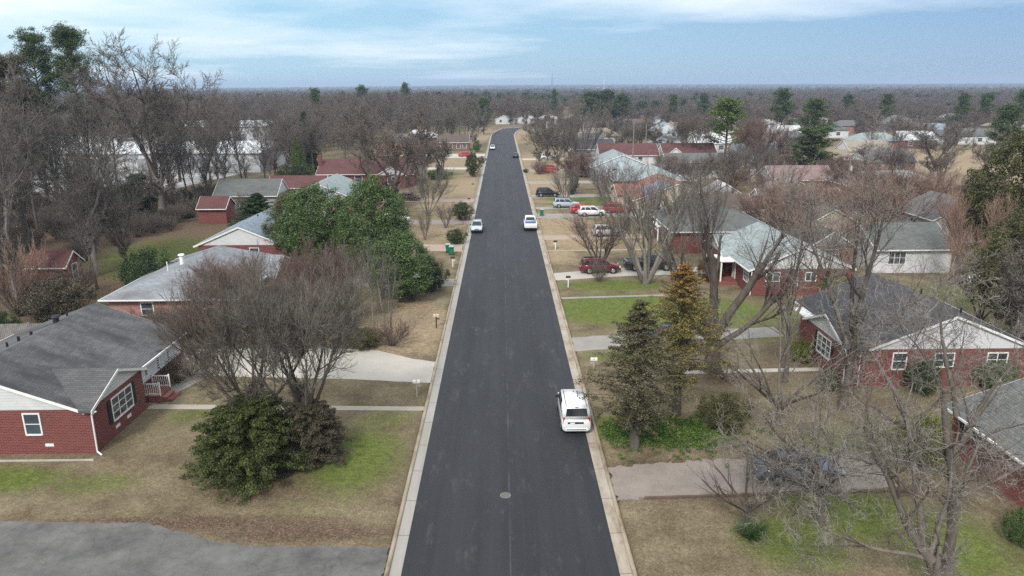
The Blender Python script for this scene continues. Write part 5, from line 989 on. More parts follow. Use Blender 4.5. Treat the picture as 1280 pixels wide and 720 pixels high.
put(P_vase2, 'bare_tree', 'purplish bare tree close to the porch of the solar panel house', 19.15, 140.42, 7.5, w=7.9, group=GB, rz=2, mats=(None, TW_PUR))
put(P_vase, 'crape_myrtle', 'reddish crape myrtle in front of the dark brown roof', 21.06, 110.02, 7.1, w=8.8, group=GB, mats=(None, TW_RED))
put(P_vase2, 'bare_tree', 'silver twigged bare tree screening the grey hipped roof', 24.66, 99.01, 9.9, w=11.3, group=GB, rz=1)
put(P_vase2, 'bare_tree', 'slender bare tree in front of the grey hipped roof', 23.34, 81.67, 12.4, w=5.7, group=GB, rz=3, mats=(None, TW_DIM))
put(P_mid[1], 'bare_tree', 'bare tree behind the white boxy shed', 43.24, 140.47, 8.6, w=9.5, group=GB, rz=3)
put(P_pfar[0], 'pine_tree', 'bright yellow green pine between bare trees', 61.04, 200.12, 17.8, w=12.9, group=GE, mats=(None, LF_BRT))
put(P_pfar[1], 'pine_tree', 'tall dark oval evergreen rising above the wood', 118.60, 312.49, 19.9, w=11.1, group=GE)
put(P_layer, 'pine_tree', 'layered green pine with open limbs above the pink shed', 67.92, 160.15, 12.3, w=11.9, group=GE, mats=(None, LF_PINE))
put(P_pfar[0], 'pine_tree', 'broad green pine just behind the layered pine', 100.01, 235.56, 16.9, w=11.0, group=GE)
put(P_round, 'bare_tree', 'broad reddish twigged tree between the bright pine and the layered pine', 58.44, 164.88, 14.9, w=12.2, group=GB, mats=(None, TW_RED))
put(P_round2, 'bare_tree', 'brown twigged tree next to the bright yellow green pine', 52.28, 200.60, 14.1, w=13.4, group=GB, mats=(None, TW_BR))
put(P_mag, 'evergreen', 'big olive green evergreen leaning in from the frame edge', 57.60, 78.05, 16.4, w=12.4, group=GE, mats=(None, LF_CED))
put(P_mag, 'evergreen', 'lower olive evergreen under the big one at the frame edge', 43.89, 57.04, 11.2, w=8.9, rz=2, group=GE, mats=(None, LF_CED))
put(P_vase2, 'bare_tree', 'budding pale brush in front of the big olive evergreen', 48.75, 71.71, 10.9, w=10.2, group=GB, mats=(None, TW_BUD))
put(P_vase2, 'bare_tree', 'budding pale bush at the foot of the olive evergreens', 43.64, 62.48, 8.3, w=8.2, rz=2, group=GB, mats=(None, TW_BUD))
put(P_mid[2], 'bare_tree', 'bare tree with dark shaded twigs at the frame edge lawn', 38.61, 50.85, 10.6, w=6.8, rz=2, group=GB, mats=(None, TW_DIM))
put(P_mid[1], 'bare_tree', 'wide bare tree with forked trunk on the open field', 99.99, 167.38, 13.2, w=15.1, group=GB, mats=(None, TW_GR))
put(P_vase2, 'bare_tree', 'small bare tree alone on the open field', 100.16, 193.84, 6.2, w=6.5, group=GB)
put(P_vase, 'bare_tree', 'orange brown brushy tree behind the mint roof', 39.15, 84.34, 6.7, w=10.8, rz=0, group=GB, mats=(None, TW_BUD))
put(P_round, 'bare_tree', 'orange brown brushy tree over the grey roofed brick house', 44.90, 107.21, 7.3, w=13.5, rz=1, group=GB, mats=(None, TW_BUD))
put(P_vase2, 'bare_tree', 'wide budding reddish tree above the white painted house', 53.59, 98.03, 9.5, w=14.7, rz=2, group=GB, mats=(None, TW_BUD))
put(P_round2, 'bare_tree', 'budding reddish tree by the weathered pinkish shed', 48.05, 98.22, 8.4, w=11.3, rz=3, group=GB, mats=(None, TW_BUD))
put(P_vase, 'bare_tree', 'reddish tree in front of the pale green roof', 66.65, 113.21, 8.9, w=14.3, rz=4, group=GB, mats=(None, TW_RED))
put(P_round, 'bare_tree', 'pinkish twigged tree near the red door house', 60.56, 123.57, 8.6, w=12.7, rz=5, group=GB, mats=(None, TW_RED))
put(P_vase2, 'bare_tree', 'purplish brush tree behind the red brick house with long grey roof', 46.08, 124.14, 8.6, w=11.3, rz=6, group=GB, mats=(None, TW_PUR))
put(P_round2, 'bare_tree', 'grey twigged tree above the white pointed shed', 52.06, 155.48, 8.9, w=12.2, rz=7, group=GB, mats=(None, TW_GR))
put(P_vase, 'bare_tree', 'budding tree partly over the white carport house', 60.40, 92.63, 8.0, w=8.6, rz=8, group=GB, mats=(None, TW_BUD))
put(P_round, 'bare_tree', 'purplish twigged tree behind the grey hipped roof', 37.60, 146.29, 7.3, w=11.5, rz=9, group=GB, mats=(None, TW_PUR))

# ---- trees with a shape of their own -------------------------------------------------
def own(name, label, x, y, made, tm, cm, group=GB, cat='tree', rz=0.):
    (V, Q), (C, CQ) = made; o = thing(name, label, cat, (x, y, YARD), rz, group)
    link(bpy.data.objects.new('trunk', fastmesh('trunk', V, Q, tm, True)), o); link(bpy.data.objects.new('crown', fastmesh('crown', C, CQ, cm)), o); return o
own('bare_tree', 'big bare tree with thick pruned limbs on the lawn of the mint roofed house', 15.6, 50.9, bare(81, [((0, 0, 0), (0, 0, 1), 3.6, .66), ((0, 0, 2.6), (-.55, .1, 1), 6.0, .36), ((0, 0, 2.8), (-.05, .15, 1), 7.0, .38), ((0, 0, 2.8), (.4, -.1, 1), 6.5, .36), ((0.1, 0, 1.9), (.9, -.1, .6), 6.0, .24), ((0, 0, 2.0), (-.8, -.2, .85), 4.8, .2)],
    [lv(5, (15, 45), .72, K=6, w=.10, up=.16, t=.5, s=6, fall=.2, r=.55), lv(6, (18, 50), .55, K=4, w=.13, up=.10, t=.25, r=.45), lv(6, (20, 50), .5, K=3, w=.15, up=.08, s=3, t=.2, r=.5), lv(4, (18, 45), .55, K=2, w=.15, s=3)], split=3, rmin=.008, taper0=.6, K0=6, w0=.07), BK_DK, TW_GR)
own('bare_tree', 'multi stemmed grey bare tree beside the black pickup', 15.4, 76.2, bare(82, [((.2*math.cos(a), .2*math.sin(a), 0), (q*math.cos(a), q*math.sin(a), 1), 10.5, .22) for a, q in ((0, .35), (1.2, .5), (2.4, .45), (3.3, .62), (4.4, .4), (5.4, .55), (.6, .1))],
    [lv(7, (18, 42), .42, K=5, w=.10, up=.10, t=.25, s=5), lv(6, (18, 45), .55, K=4, w=.12, up=.08, s=4, t=.2), lv(5, (18, 45), .55, K=3, w=.14, s=3, t=.2), lv(4, (18, 40), .6, K=2, w=.14, s=3)], split=2, rmin=.011, taper0=.3, w0=.05), BK_SIL, TW_GR)
SPREAD = [lv(7, (25, 65), .58, K=7, w=.20, up=.03, t=.2, s=6, r=.42), lv(6, (25, 65), .55, K=5, w=.24, up=.0, t=.15, s=4, r=.48), lv(6, (25, 65), .58, K=4, w=.26, s=3, t=.15, r=.55), lv(5, (20, 60), .55, K=3, w=.25, s=3, t=.2)]
own('bare_tree', 'leaning forked tree with silvery peeling limbs rising from the lower edge', 17.9, 25.4, bare(83, [((0, 0, 0), (-.25, .05, 1), 2.6, .27), ((-.5, .05, 1.9), (-.72, .32, .70), 6.6, .20), ((-.9, .2, 2.6), (-.15, .35, 1), 8.2, .16), ((-.6, .1, 2.2), (.5, .3, .9), 5.2, .11), ((-.7, .1, 2.0), (-.9, .1, .25), 5.0, .10)], SPREAD, split=3, rmin=.008, taper0=.35, K0=8, w0=.09), BK_GREY, TW_SIL)
own('bare_tree', 'upright knotty trunk with sparse silvery branches beside the black shuttered house', 19.4, 27.2, bare(84, [((0, 0, 0), (-.10, -.02, 1), 9.2, .25), ((-.6, 0, 6.0), (.55, .1, .8), 4.6, .12), ((-.5, 0, 5.4), (-.8, .3, .6), 4.4, .11), ((-.8, 0, 7.6), (-.1, .2, 1), 4.6, .11), ((-.4, 0, 3.6), (.9, -.1, .35), 3.6, .09)], SPREAD, split=3, rmin=.008, taper0=.4, K0=8, w0=.07), BK_GREY, TW_SIL)
own('bare_tree', 'small tree with drooping silvery branches over the dusty car', 15.50, 31.27, bare(85, [((0, 0, 0), (-.05, 0, 1), 1.9, .20)]+[((0, 0, 1.3+.1*i), (math.cos(a), math.sin(a), .6), 4.4, .09) for i, a in enumerate((2.6, 3.4, 1.9, .9, 4.6, 1.4, 2.9, 2.2))], [lv(9, (25, 60), .55, K=5, w=.2, up=-.02, t=.15, s=4, dr=.1), lv(9, (25, 60), .55, K=4, w=.22, s=3, t=.15, dr=.1), lv(8, (25, 60), .55, K=3, w=.22, s=3, t=.2)], split=2, rmin=.007, taper0=.35, w0=.1), BK_DK, TW_SIL)
own('bare_tree', 'low crooked tree growing out of the strappy green tuft', 11.50, 30.54, bare(86, [((0, 0, 0), (.0, 0, 1), 1.3, .14)]+[((0, 0, 1.0), (math.cos(a), math.sin(a), q), 2.6, .07) for a, q in ((2.9, .5), (3.6, .9), (1.6, 1.2), (.6, 1.), (5.2, .9), (2.2, .8), (.1, .5))], [lv(5, (15, 45), .55, K=4, w=.12, up=.05, t=.2, s=4), lv(5, (20, 45), .5, K=3, w=.14, s=3, t=.2), lv(3, (20, 45), .5, K=2, w=.14, s=3)], split=2, rmin=.007, taper0=.4, w0=.08), BK_DK, TW_GR)
own('bare_tree', 'tall dark trunked bare tree in front of the charcoal roof', 22.5, 44.2, bare(87, [((0, 0, 0), (.02, 0, 1), 6.0, .30), ((0, 0, 5.2), (.30, .1, 1), 9.0, .19), ((0, 0, 4.2), (-.42, .1, 1), 9.0, .17), ((0, 0, 5.4), (-.05, .4, 1), 8.6, .15), ((0, 0, 4.9), (.8, -.1, .8), 6.6, .12)], [lv(9, (22, 55), .48, K=6, w=.14, up=.05, t=.2, s=5, r=.5), lv(7, (22, 55), .55, K=4, w=.18, s=4, t=.2), lv(6, (20, 55), .55, K=3, w=.2, s=3, t=.2), lv(5, (20, 50), .55, K=2, w=.2, s=3)], split=3, rmin=.008, taper0=.3, w0=.06), BK_DK, TW_SIL)
own('bare_tree', 'slim bare tree standing left of the tall dark trunked one', 20.3, 48.6, bare(88, [((0, 0, 0), (.05, 0, 1), 12.5, .17), ((.1, 0, 3.8), (-.5, .1, 1), 7, .11), ((.2, 0, 4.8), (.5, .1, 1), 6.5, .10)], [lv(10, (22, 50), .42, K=5, w=.13, up=.06, t=.2, s=4), lv(6, (22, 50), .55, K=4, w=.16, s=3, t=.2), lv(5, (20, 50), .55, K=3, w=.18, s=3, t=.2), lv(4, (20, 45), .55, K=2, w=.2, s=3)], split=2, rmin=.008, taper0=.25, w0=.05), BK_GREY, TW_SIL)
own('bare_tree', 'wide low bare tree arching silver twigs between the conifers and brick house', 17.2, 41.5, bare(89, [((0, 0, 0), (0, 0, 1), 1.8, .2)]+[((0, 0, 1.2), (math.cos(a), math.sin(a), q), 6., .11) for a, q in ((.3, .9), (1.5, 1.2), (2.8, .8), (3.7, 1.1), (5, .9), (2.1, .6))], [lv(6, (22, 55), .5, K=5, w=.16, up=.02, t=.2, s=4), lv(5, (22, 55), .5, K=4, w=.2, s=3, t=.2), lv(4, (20, 55), .5, K=3, w=.2, s=3, t=.2), lv(3, (20, 50), .5, K=2, w=.2, s=3)], split=2, rmin=.007, taper0=.3, w0=.08), BK_GREY, TW_SIL)
# strappy tuft at its foot
r_ = np.random.RandomState(9); n = 260; a = r_.uniform(0, 6.28, n); q = r_.uniform(.25, 1.3, n)
Pt, Rt = polylines(r_, np.stack([.25*np.cos(a)*r_.rand(n), .25*np.sin(a)*r_.rand(n), np.zeros(n)], 1), unit(np.stack([q*np.cos(a), q*np.sin(a), np.ones(n)], 1)), r_.uniform(.6, 1.15, n), np.full(n, .022), 5, .05, 0., .3, .35)
o = bpy.data.objects.new('strappy_plant', fastmesh('strappy_plant', *tubes(Pt, Rt, 3), leafmat('strap_leaves', (.02, .05, .015, 1), (.05, .095, .03, 1), (.12, .18, .06, 1)))); link(o); o.location = (11.52, 29.89, YARD); tag(o, 'tuft of arching green strap leaves round the crooked tree', 'plant')
# low green ground cover below the conifers
C = np.stack([r_.normal(9.4, 2.6, 900), r_.normal(40.7, 1.15, 900), np.full(900, YARD+.08)], 1); C = C[(C[:, 0] > 5.9)]
o = bpy.data.objects.new('ground_cover', fastmesh('ground_cover', *cards(r_, C, 26, .22, .11, .8, .7, .45), leafmat('ground_cover_leaves', (.02, .05, .01, 1), (.06, .115, .02, 1), (.13, .19, .035, 1)))); link(o); tag(o, 'patch of bright green creeping plants under the conifers', 'ground cover', kind='stuff')

FOOT = []
for o in bpy.data.objects:
    if o.type == 'EMPTY' and o.get('category') in ('house', 'shed', 'warehouse', 'outbuilding'):
        w = [c for c in o.children if c.name.startswith('roof')]
        for c in w:
            b = [Vector(q) for q in c.bound_box]; FOOT.append((o.location.x+min(v.x for v in b)-1.2, o.location.x+max(v.x for v in b)+1.2, o.location.y+min(v.y for v in b)-1.5, o.location.y+max(v.y for v in b)+1.5))
for (x, y, w, h, lb) in [(-32.5, 60.3, 5.2, 2.2, 'brown brush along the wall of the silver roofed house, by the plank fence'), (-27.8, 59.8, 5.6, 2.6, 'tangled pale brush in the middle of the silver roofed house wall'), (-23.6, 60.5, 4.6, 3.0, 'tall brown brush at the street corner of the silver roofed house'), (-21.0, 66, 4.4, 3.2, 'brown brush in front of the silver roofed house entrance')]:
    put(P_brush, 'bare_shrub', lb, x, y, h, w, x, GS, cat='shrub')
for (x, y, h, w, lb) in [(-12, 417, 11, 11, 'bare tree at the near corner of the first house past the bend'), (4.5, 422, 10, 10, 'bare tree between the two white gabled houses past the bend'), (19, 420, 11, 11, 'bare tree before the pale hipped house past the bend')]:
    put(P_mid[1], 'bare_tree', lb, x, y, h, w, x)
GBB = 'budding bare trees between the back yards'
rb = random.Random(31); k = 0
for i in range(600):
    x, y = rb.uniform(27, 78), rb.uniform(84, 175)
    if k >= 34 or x/y > .72: continue
    if any(a-.5 < x < b+.5 and c-.5 < y < d+.5 for a, b, c, d in FOOT): continue
    if 40 < x < 62 and 68 < y < 84: continue
    (P_bud if k % 2 else P_bud2).put('budding_tree', 'budding pinkish brown tree filling the back yards beyond the brick houses', x, y, rb.uniform(4.2, 6.5) if y > 118 else rb.uniform(5, 8.5), rb.uniform(0, 6.28), GBB, rb.uniform(6, 9.5), 'tree', (None, rb.choice([TW_BUD, TW_BUD, TW_RED, TW_BR]))); k += 1
# ---- woods ----------------------------------------------------------------------------
def free(x, y, pad=0.):
    if abs(x-road_c(y)) < 9+pad: return False
    return not any(a-pad < x < b+pad and c-pad < y < d+pad for a, b, c, d in FOOT)
rw = random.Random(77)
put(P_pine[0], 'pine_tree', 'tall pine with rounded green crown high over the bare wood', -73.26, 128.80, 31.2, w=8.0, group=GE); put(P_pine[1], 'pine_tree', 'slightly shorter pine with flat spreading crown beside the tallest one', -79.66, 129.05, 30.7, w=8.6, rz=1, group=GE)
put(P_pine[1], 'pine_tree', 'ragged pine at the frame edge with thin dark foliage', -82.25, 118.72, 30.9, w=8.4, rz=2, group=GE, mats=(None, LF_DK)); put(P_pine[0], 'pine_tree', 'brownish dense evergreen crown below the two tall pines', -70.49, 108.12, 25.7, w=7.2, rz=2, group=GE, mats=(None, LF_BRN))
put(P_for[2], 'bare_tree', 'grandest spreading bare tree, forked low in front of the white warehouse', -58.66, 123.23, 28.5, w=26.1, group=GB)
put(P_for[3], 'bare_tree', 'pale limbed bare tree leaning over the red shed yard', -47.50, 81.18, 22.9, w=15.7, rz=1, group=GB, mats=(BK_SIL, TW_GR)); put(P_for[2], 'bare_tree', 'grey multi limbed bare tree at the frame edge behind the plank fence', -51.24, 73.04, 23.4, w=14.2, rz=3, group=GB, mats=(BK_SIL, TW_GR))
put(P_brush, 'bare_shrub', 'tan leafless thicket at the frame edge by the plank fence', -46.39, 66.09, 7.4, w=6.8, group=GS, mats=(None, TW_BUD), cat='shrub'); put(P_brush, 'bare_shrub', 'brown thicket beside the small red shed', -44.57, 72.26, 4.0, w=5.8, group=GS, cat='shrub')
put(P_bush, 'shrub', 'olive undergrowth behind the plank fence', -42.19, 64.75, 3.9, w=6.7, group=GS, mats=(None, LF_BRN), cat='shrub'); put(P_bush, 'shrub', 'dark evergreen thicket below the grandest bare tree', -64.28, 128.45, 6.3, w=6.6, group=GS, mats=(None, LF_DK), cat='shrub')
put(P_holly, 'evergreen', 'bright lime green evergreen at the edge of the wood', -46.66, 165.48, 10.1, w=3.3, group=GE, mats=(None, LF_BRT)); put(P_ceda, 'cedar', 'dark green conifer beside the lime green evergreen', -50.07, 186.42, 15.0, w=6.2, group=GE); put(P_bush, 'shrub', 'dark evergreen hedge mass behind the white canopy', -45.51, 159.92, 4.6, w=10.6, group=GE, mats=(None, LF_DK), cat='shrub')
GW = 'tall bare trees of the wood behind the gardens'; k = 0
for i in range(400):
    x, y = rw.uniform(-118, -42), rw.uniform(62, 190)
    if k >= 84 or not free(x, y, 1.): continue
    if x > -58 and y < 135 and rw.random() < .75: continue
    if y > 112 and -.60 < x/y < -.30 and rw.random() < .25: continue
    if y > 120 and rw.random() < .15: continue
    h = rw.uniform(15, 24) if x < -60 else rw.uniform(11, 17)
    rw.choice(P_for).put('woodland_tree', 'tall bare tree among many in the wood behind the gardens', x, y, h, rw.uniform(0, 6.28), GW, None, 'tree'); k += 1
GW2 = 'bare trees of the wood along the far half of the street'; k = 0
for i in range(900):
    x, y = rw.uniform(-230, -12), rw.uniform(170, 470)
    if k >= 85 or not free(x, y, 2.): continue
    if x > -45 and y < 235: continue
    if x < -y*.62 or (-125 < x < -60 and 178 < y < 232): continue
    rw.choice(P_for[1:]+P_mid).put('woodland_tree', 'grey brown bare tree in the wood lining the far half of the street', x, y, rw.uniform(14, 19.5), rw.uniform(0, 6.28), GW2, rw.uniform(10, 15), 'tree', (None, rw.choice([TW_DIM, TW_BR, TW_PUR, TW_BR]))); k += 1
GW3 = 'bare trees between the houses beyond the field'; k = 0
for i in range(1200):
    y = rw.uniform(150, 420); x = rw.uniform(14, y*.80)
    if k >= 58 or not free(x, y, 1.): continue
    if 80 < x < 165 and 165 < y < 236: continue
    if x < 60 and y < 205 and rw.random() < .6: continue
    rw.choice(P_mid+[P_round, P_round2]).put('suburban_tree', 'bare brown tree among the scattered houses far beyond the van', x, y, rw.uniform(6, 10.5), rw.uniform(0, 6.28), GW3, rw.uniform(8, 12), 'tree', (None, rw.choice([TW_BR, TW_PUR, TW_RED, TW_BR, TW_GR]))); k += 1
put(P_pfar[0], 'pine_tree', 'lone dark pine crown standing above the wood line', -62.90, 485.07, 23.8, w=7.4, rz=0, group=GE)
put(P_pfar[1], 'pine_tree', 'flat topped pine just short of the skyline', -91.20, 488.18, 22.4, w=11.6, rz=1, group=GE)
put(P_pfar[0], 'pine_tree', 'small pine at the near end of the wood line', -89.77, 358.15, 20.7, w=7.8, rz=2, group=GE)
put(P_pfar[1], 'pine_tree', 'dark green conifer close to the bend', -8.46, 333.42, 16.2, w=8.8, rz=3, group=GE)
put(P_pfar[0], 'pine_tree', 'pine at the near end of the dark green group', 47.32, 396.12, 18.4, w=16.5, rz=4, group=GE)
put(P_pfar[1], 'pine_tree', 'middle pine of the dark green group', 55.41, 395.35, 19.2, w=14.7, rz=5, group=GE)
put(P_pfar[0], 'pine_tree', 'pine at the farther end of the dark green group', 63.90, 394.55, 17.1, w=11.2, rz=6, group=GE)
put(P_pfar[1], 'pine_tree', 'round green tree far beyond the layered pine', 213.12, 454.74, 15.9, w=10.0, rz=7, group=GE)
put(P_pfar[0], 'pine_tree', 'dark evergreen above the pink walled house', 191.65, 367.45, 16.8, w=8.1, rz=8, group=GE)
put(P_pfar[1], 'pine_tree', 'pine at the near end of the row above the cream roof', 208.15, 333.05, 17.4, w=8.1, rz=9, group=GE)
put(P_pfar[0], 'pine_tree', 'middle pine of the row above the cream roof', 238.71, 363.16, 17.0, w=9.7, rz=10, group=GE)
put(P_pfar[1], 'pine_tree', 'broad green pine above the big olive evergreen', 142.43, 206.74, 15.6, w=10.2, rz=11, group=GE)
put(P_pfar[0], 'pine_tree', 'pine cut by the frame edge under the skyline', 215.81, 304.87, 18.8, w=8.2, rz=12, group=GE)
put(P_pfar[1], 'pine_tree', 'small pine tip behind the bend', 33.45, 474.49, 19.4, w=5.2, rz=13, group=GE)
put(P_pfar[0], 'pine_tree', 'small green pine on the wooded rise', 87.01, 376.99, 16.7, w=5.8, rz=14, group=GE)
put(P_pfar[1], 'pine_tree', 'pine half behind the brown crowns', 126.18, 464.30, 16.6, w=10.2, rz=15, group=GE)

# the wood's inner mass and its undergrowth
def scatter(name, label, pts, protos, cat='wood'):
    """pts rows: x, y, z, sx, sz, rot, pick"""
    A = np.array(pts, float); me = bpy.data.meshes.new(name); me.vertices.add(len(A)); me.vertices.foreach_set('co', A[:, :3].astype(np.float32).ravel())
    for nm, v in (('scl', A[:, 3]), ('hgt', A[:, 4]), ('rot', A[:, 5]), ('pick', A[:, 6])): at = me.attributes.new(nm, 'FLOAT', 'POINT'); at.data.foreach_set('value', v.astype(np.float32))
    w = bpy.data.objects.new(name, me); link(w); tag(w, label, cat, kind='stuff')
    ng = bpy.data.node_groups.new(name, 'GeometryNodeTree'); ng.interface.new_socket('Geometry', in_out='INPUT', socket_type='NodeSocketGeometry'); ng.interface.new_socket('Geometry', in_out='OUTPUT', socket_type='NodeSocketGeometry')
    gi = ng.nodes.new('NodeGroupInput'); go = ng.nodes.new('NodeGroupOutput'); jn = ng.nodes.new('GeometryNodeJoinGeometry')
    def na(nm): q = ng.nodes.new('GeometryNodeInputNamedAttribute'); q.data_type = 'FLOAT'; q.inputs['Name'].default_value = nm; return q.outputs[0]
    a_s, a_h, a_r, a_p = na('scl'), na('hgt'), na('rot'), na('pick')
    cs_ = ng.nodes.new('ShaderNodeCombineXYZ'); ng.links.new(a_s, cs_.inputs[0]); ng.links.new(a_s, cs_.inputs[1]); ng.links.new(a_h, cs_.inputs[2]); cr_ = ng.nodes.new('ShaderNodeCombineXYZ'); ng.links.new(a_r, cr_.inputs[2])
    k = 0
    for i, pr in enumerate(protos):
        for me_ in ((pr.tm, pr.cm) if pr.h < 30 and not pr in P_far else (pr.cm,)):
            mine = sorted([o for o in bpy.data.objects if o.type == 'MESH' and o.data == me_], key=lambda o: o.material_slots[0].link == 'OBJECT')
            if not mine: continue
            oi = ng.nodes.new('GeometryNodeObjectInfo'); oi.inputs['Object'].default_value = mine[0]; oi.transform_space = 'ORIGINAL'; oi.inputs['As Instance'].default_value = True
            ip = ng.nodes.new('GeometryNodeInstanceOnPoints'); cmp_ = ng.nodes.new('FunctionNodeCompare'); cmp_.data_type = 'FLOAT'; cmp_.operation = 'EQUAL'; ng.links.new(a_p, cmp_.inputs[0]); cmp_.inputs[1].default_value = float(i); cmp_.inputs['Epsilon'].default_value = .1
            ng.links.new(gi.outputs[0], ip.inputs['Points']); ng.links.new(cmp_.outputs[0], ip.inputs['Selection']); ng.links.new(oi.outputs['Geometry'], ip.inputs['Instance']); ng.links.new(cr_.outputs[0], ip.inputs['Rotation']); ng.links.new(cs_.outputs[0], ip.inputs['Scale']); ng.links.new(ip.outputs[0], jn.inputs[0])
    ng.links.new(jn.outputs[0], go.inputs[0]); md = w.modifiers.new(name, 'NODES'); md.node_group = ng; return w
pts = []
for i in range(5200):
    x, y = rw.uniform(-330, -14), rw.uniform(125, 480)
    if not free(x, y, 1.5) or (x > -60 and y < 175) or (x > -46 and y < 240): continue
    if -175 < x < -60 and y < 238: continue
    if len(pts) > 560: break
    s_ = rw.uniform(.7, .95); j = rw.randint(0, 3); pts.append((x, y, YARD, s_*(16/P_for[j].h)*1.25, s_*(17.5/P_for[j].h)*1.0, rw.uniform(0, 6.28), j))
scatter('inner_wood', 'dense grey brown inner mass of the bare wood', pts, P_for)
pts = []
for i in range(3000):
    y = rw.uniform(150, 480); x = rw.uniform(12, y*.85)
    if not free(x, y, .5) or (80 < x < 165 and 165 < y < 236) or (x < 60 and y < 205): continue
    if len(pts) > 150: break
    j = rw.randint(0, 2); s_ = rw.uniform(.45, .66); pts.append((x, y, YARD, s_*1.1, s_*.95, rw.uniform(0, 6.28), j))
scatter('garden_wood', 'brown mass of bare crowns between the far houses', pts, P_mid)
pts = []
for i in range(4200):
    x, y = rw.uniform(-120, -37.5), rw.uniform(55, 148)
    if not free(x, y, 0): continue
    if x > -52 and rw.random() < .75: continue
    if -50 < x < -37 and 60 < y < 112: continue
    if len(pts) > 460: break
    j = 0 if rw.random() < .8 else 1; s_ = rw.uniform(.8, 1.7); pts.append((x, y, YARD, s_, s_*rw.uniform(.7, 1.2), rw.uniform(0, 6.28), j))
scatter('undergrowth', 'brown brush and evergreen undergrowth on the floor of the wood', pts, [P_brush, P_bush], 'undergrowth')

# distant wood up to the skyline: one mass, far past counting
rs = np.random.RandomState(12)
def ring(n, r0, r1, a0=-.80, a1=.80): return np.sqrt(rs.uniform(r0*r0, r1*r1, n)), rs.uniform(a0, a1, n)
parts_ = []
for n, r0, r1, sc in ((5200, 400, 1000, 1.), (9000, 1000, 2600, 1.25), (9000, 2600, 7800, 1.9)):
    rr, aa = ring(n, r0, r1); q_ = (rs.rand(n) < np.where((aa > .05) & (rr < 900), .62, 1.)); parts_.append(np.stack([rr*np.sin(aa), rr*np.cos(aa), np.full(n, sc)], 1)[q_])
A = np.concatenate(parts_); d = np.hypot(A[:, 0], A[:, 1]); keep = (np.abs(A[:, 0]-np.array([road_c(v) if v < 412 else 500 for v in A[:, 1]])) > 11)
keep &= ~((A[:, 0] > -14) & (A[:, 0] < 50) & (A[:, 1] < 446)); keep &= ~((A[:, 1] < 470) & (A[:, 0] < -20) & (A[:, 0] > -250)); A = A[keep]; d = d[keep]; n = len(A)
zt = np.array(YARD + smooth(2500, 7500, d)*(14 + 9*np.sin(np.arctan2(A[:, 0], A[:, 1])*5+1) + 14*smooth(.2, .9, np.arctan2(A[:, 0], A[:, 1]))))
patch = np.sin(A[:, 0]*.011+1)+np.sin(A[:, 1]*.008+2)+np.sin((A[:, 0]+A[:, 1])*.021)
pick = np.where(rs.rand(n) < np.where(patch > 1.3, .4, .02), 2+rs.randint(0, 2, n), rs.randint(0, 2, n))
me = bpy.data.meshes.new('distant_wood'); me.vertices.add(n); me.vertices.foreach_set('co', np.stack([A[:, 0], A[:, 1], zt], 1).astype(np.float32).ravel())
rightside = smooth(-.05, .2, np.arctan2(A[:, 0], A[:, 1]))
hs = rs.uniform(.62, .95, n)*np.where(d < 900, 1-.30*rightside, .85)
for nm, v in (('scl', A[:, 2]*1.), ('hgt', hs*(1+.15*(A[:, 2]-1))), ('rot', rs.uniform(0, 6.28, n)), ('pick', pick.astype(float))):
    at = me.attributes.new(nm, 'FLOAT', 'POINT'); at.data.foreach_set('value', v.astype(np.float32))
wood = bpy.data.objects.new('distant_wood', me); link(wood); tag(wood, 'mass of brown bare wood with green pine clumps reaching the skyline', 'wood', kind='stuff')
ng = bpy.data.node_groups.new('distant_wood', 'GeometryNodeTree'); ng.interface.new_socket('Geometry', in_out='INPUT', socket_type='NodeSocketGeometry'); ng.interface.new_socket('Geometry', in_out='OUTPUT', socket_type='NodeSocketGeometry')
gi = ng.nodes.new('NodeGroupInput'); go = ng.nodes.new('NodeGroupOutput'); jn = ng.nodes.new('GeometryNodeJoinGeometry')
def na(nm): q = ng.nodes.new('GeometryNodeInputNamedAttribute'); q.data_type = 'FLOAT'; q.inputs['Name'].default_value = nm; return q.outputs[0]
a_s, a_h, a_r, a_p = na('scl'), na('hgt'), na('rot'), na('pick')
cs_ = ng.nodes.new('ShaderNodeCombineXYZ'); ng.links.new(a_s, cs_.inputs[0]); ng.links.new(a_s, cs_.inputs[1]); ng.links.new(a_h, cs_.inputs[2]); cr_ = ng.nodes.new('ShaderNodeCombineXYZ'); ng.links.new(a_r, cr_.inputs[2])
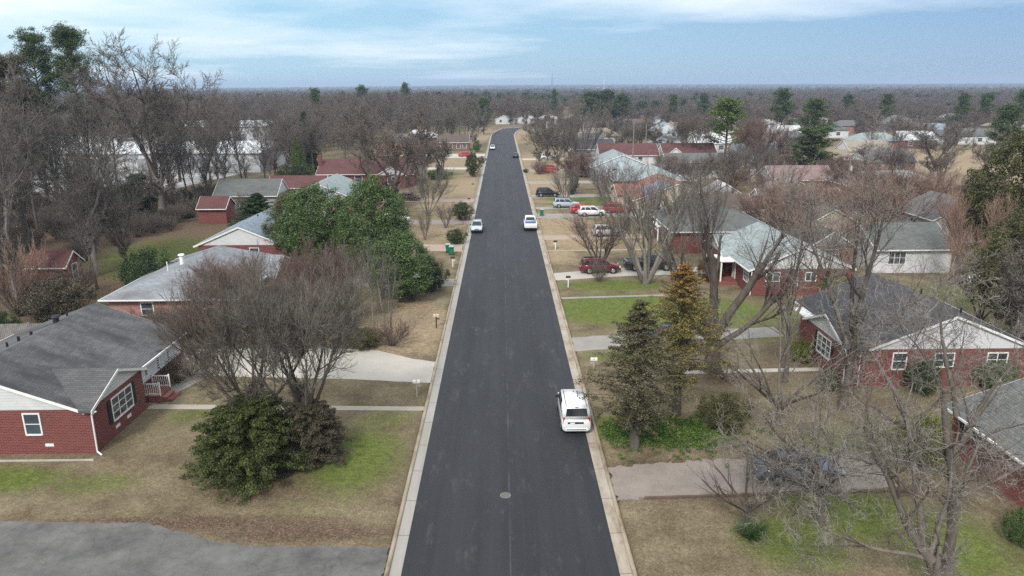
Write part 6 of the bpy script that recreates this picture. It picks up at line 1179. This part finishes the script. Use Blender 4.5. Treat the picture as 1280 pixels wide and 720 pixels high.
for i, pr in enumerate(P_far+P_pfar):
    mine = sorted([o for o in bpy.data.objects if o.type == 'MESH' and o.data == pr.cm], key=lambda o: o.material_slots[0].link == 'OBJECT')
    if not mine:
        e = pr.put('woodland_tree', ('nearer','farther')[i % 2] + ' bare tree standing alone at the near edge of the distant wood', (-64, -92)[i % 2], 480+i*7, 15, 0, GW2, None, 'tree'); mine = [c for c in e.children if c.data == pr.cm]
    oi = ng.nodes.new('GeometryNodeObjectInfo'); oi.inputs['Object'].default_value = mine[0]; oi.transform_space = 'ORIGINAL'; oi.inputs['As Instance'].default_value = True
    ip = ng.nodes.new('GeometryNodeInstanceOnPoints'); cmp_ = ng.nodes.new('FunctionNodeCompare'); cmp_.data_type = 'FLOAT'; cmp_.operation = 'EQUAL'; ng.links.new(a_p, cmp_.inputs[0]); cmp_.inputs[1].default_value = float(i); cmp_.inputs['Epsilon'].default_value = .1
    ng.links.new(gi.outputs[0], ip.inputs['Points']); ng.links.new(cmp_.outputs[0], ip.inputs['Selection']); ng.links.new(oi.outputs['Geometry'], ip.inputs['Instance']); ng.links.new(cr_.outputs[0], ip.inputs['Rotation']); ng.links.new(cs_.outputs[0], ip.inputs['Scale']); ng.links.new(ip.outputs[0], jn.inputs[0])
ng.links.new(jn.outputs[0], go.inputs[0]); md = wood.modifiers.new('distant_wood', 'NODES'); md.node_group = ng

# ---- haze -------------------------------------------------------------------------------
m = MB(); m.box(-9900, 9900, -500, 9900, -1.5, 75); hz = bpy.data.materials.new('haze_air'); hz.use_nodes = True; ht = hz.node_tree; ht.nodes.clear(); ho = ht.nodes.new('ShaderNodeOutputMaterial'); pv = ht.nodes.new('ShaderNodeVolumePrincipled')
pv.inputs['Color'].default_value = (.62, .78, 1, 1); pv.inputs['Density'].default_value = .00021; pv.inputs['Anisotropy'].default_value = .2; ht.links.new(pv.outputs[0], ho.inputs['Volume']); hz.cycles.homogeneous_volume = True if hasattr(hz.cycles, 'homogeneous_volume') else None
haze = m.build('haze', hz); haze['kind'] = 'stuff'
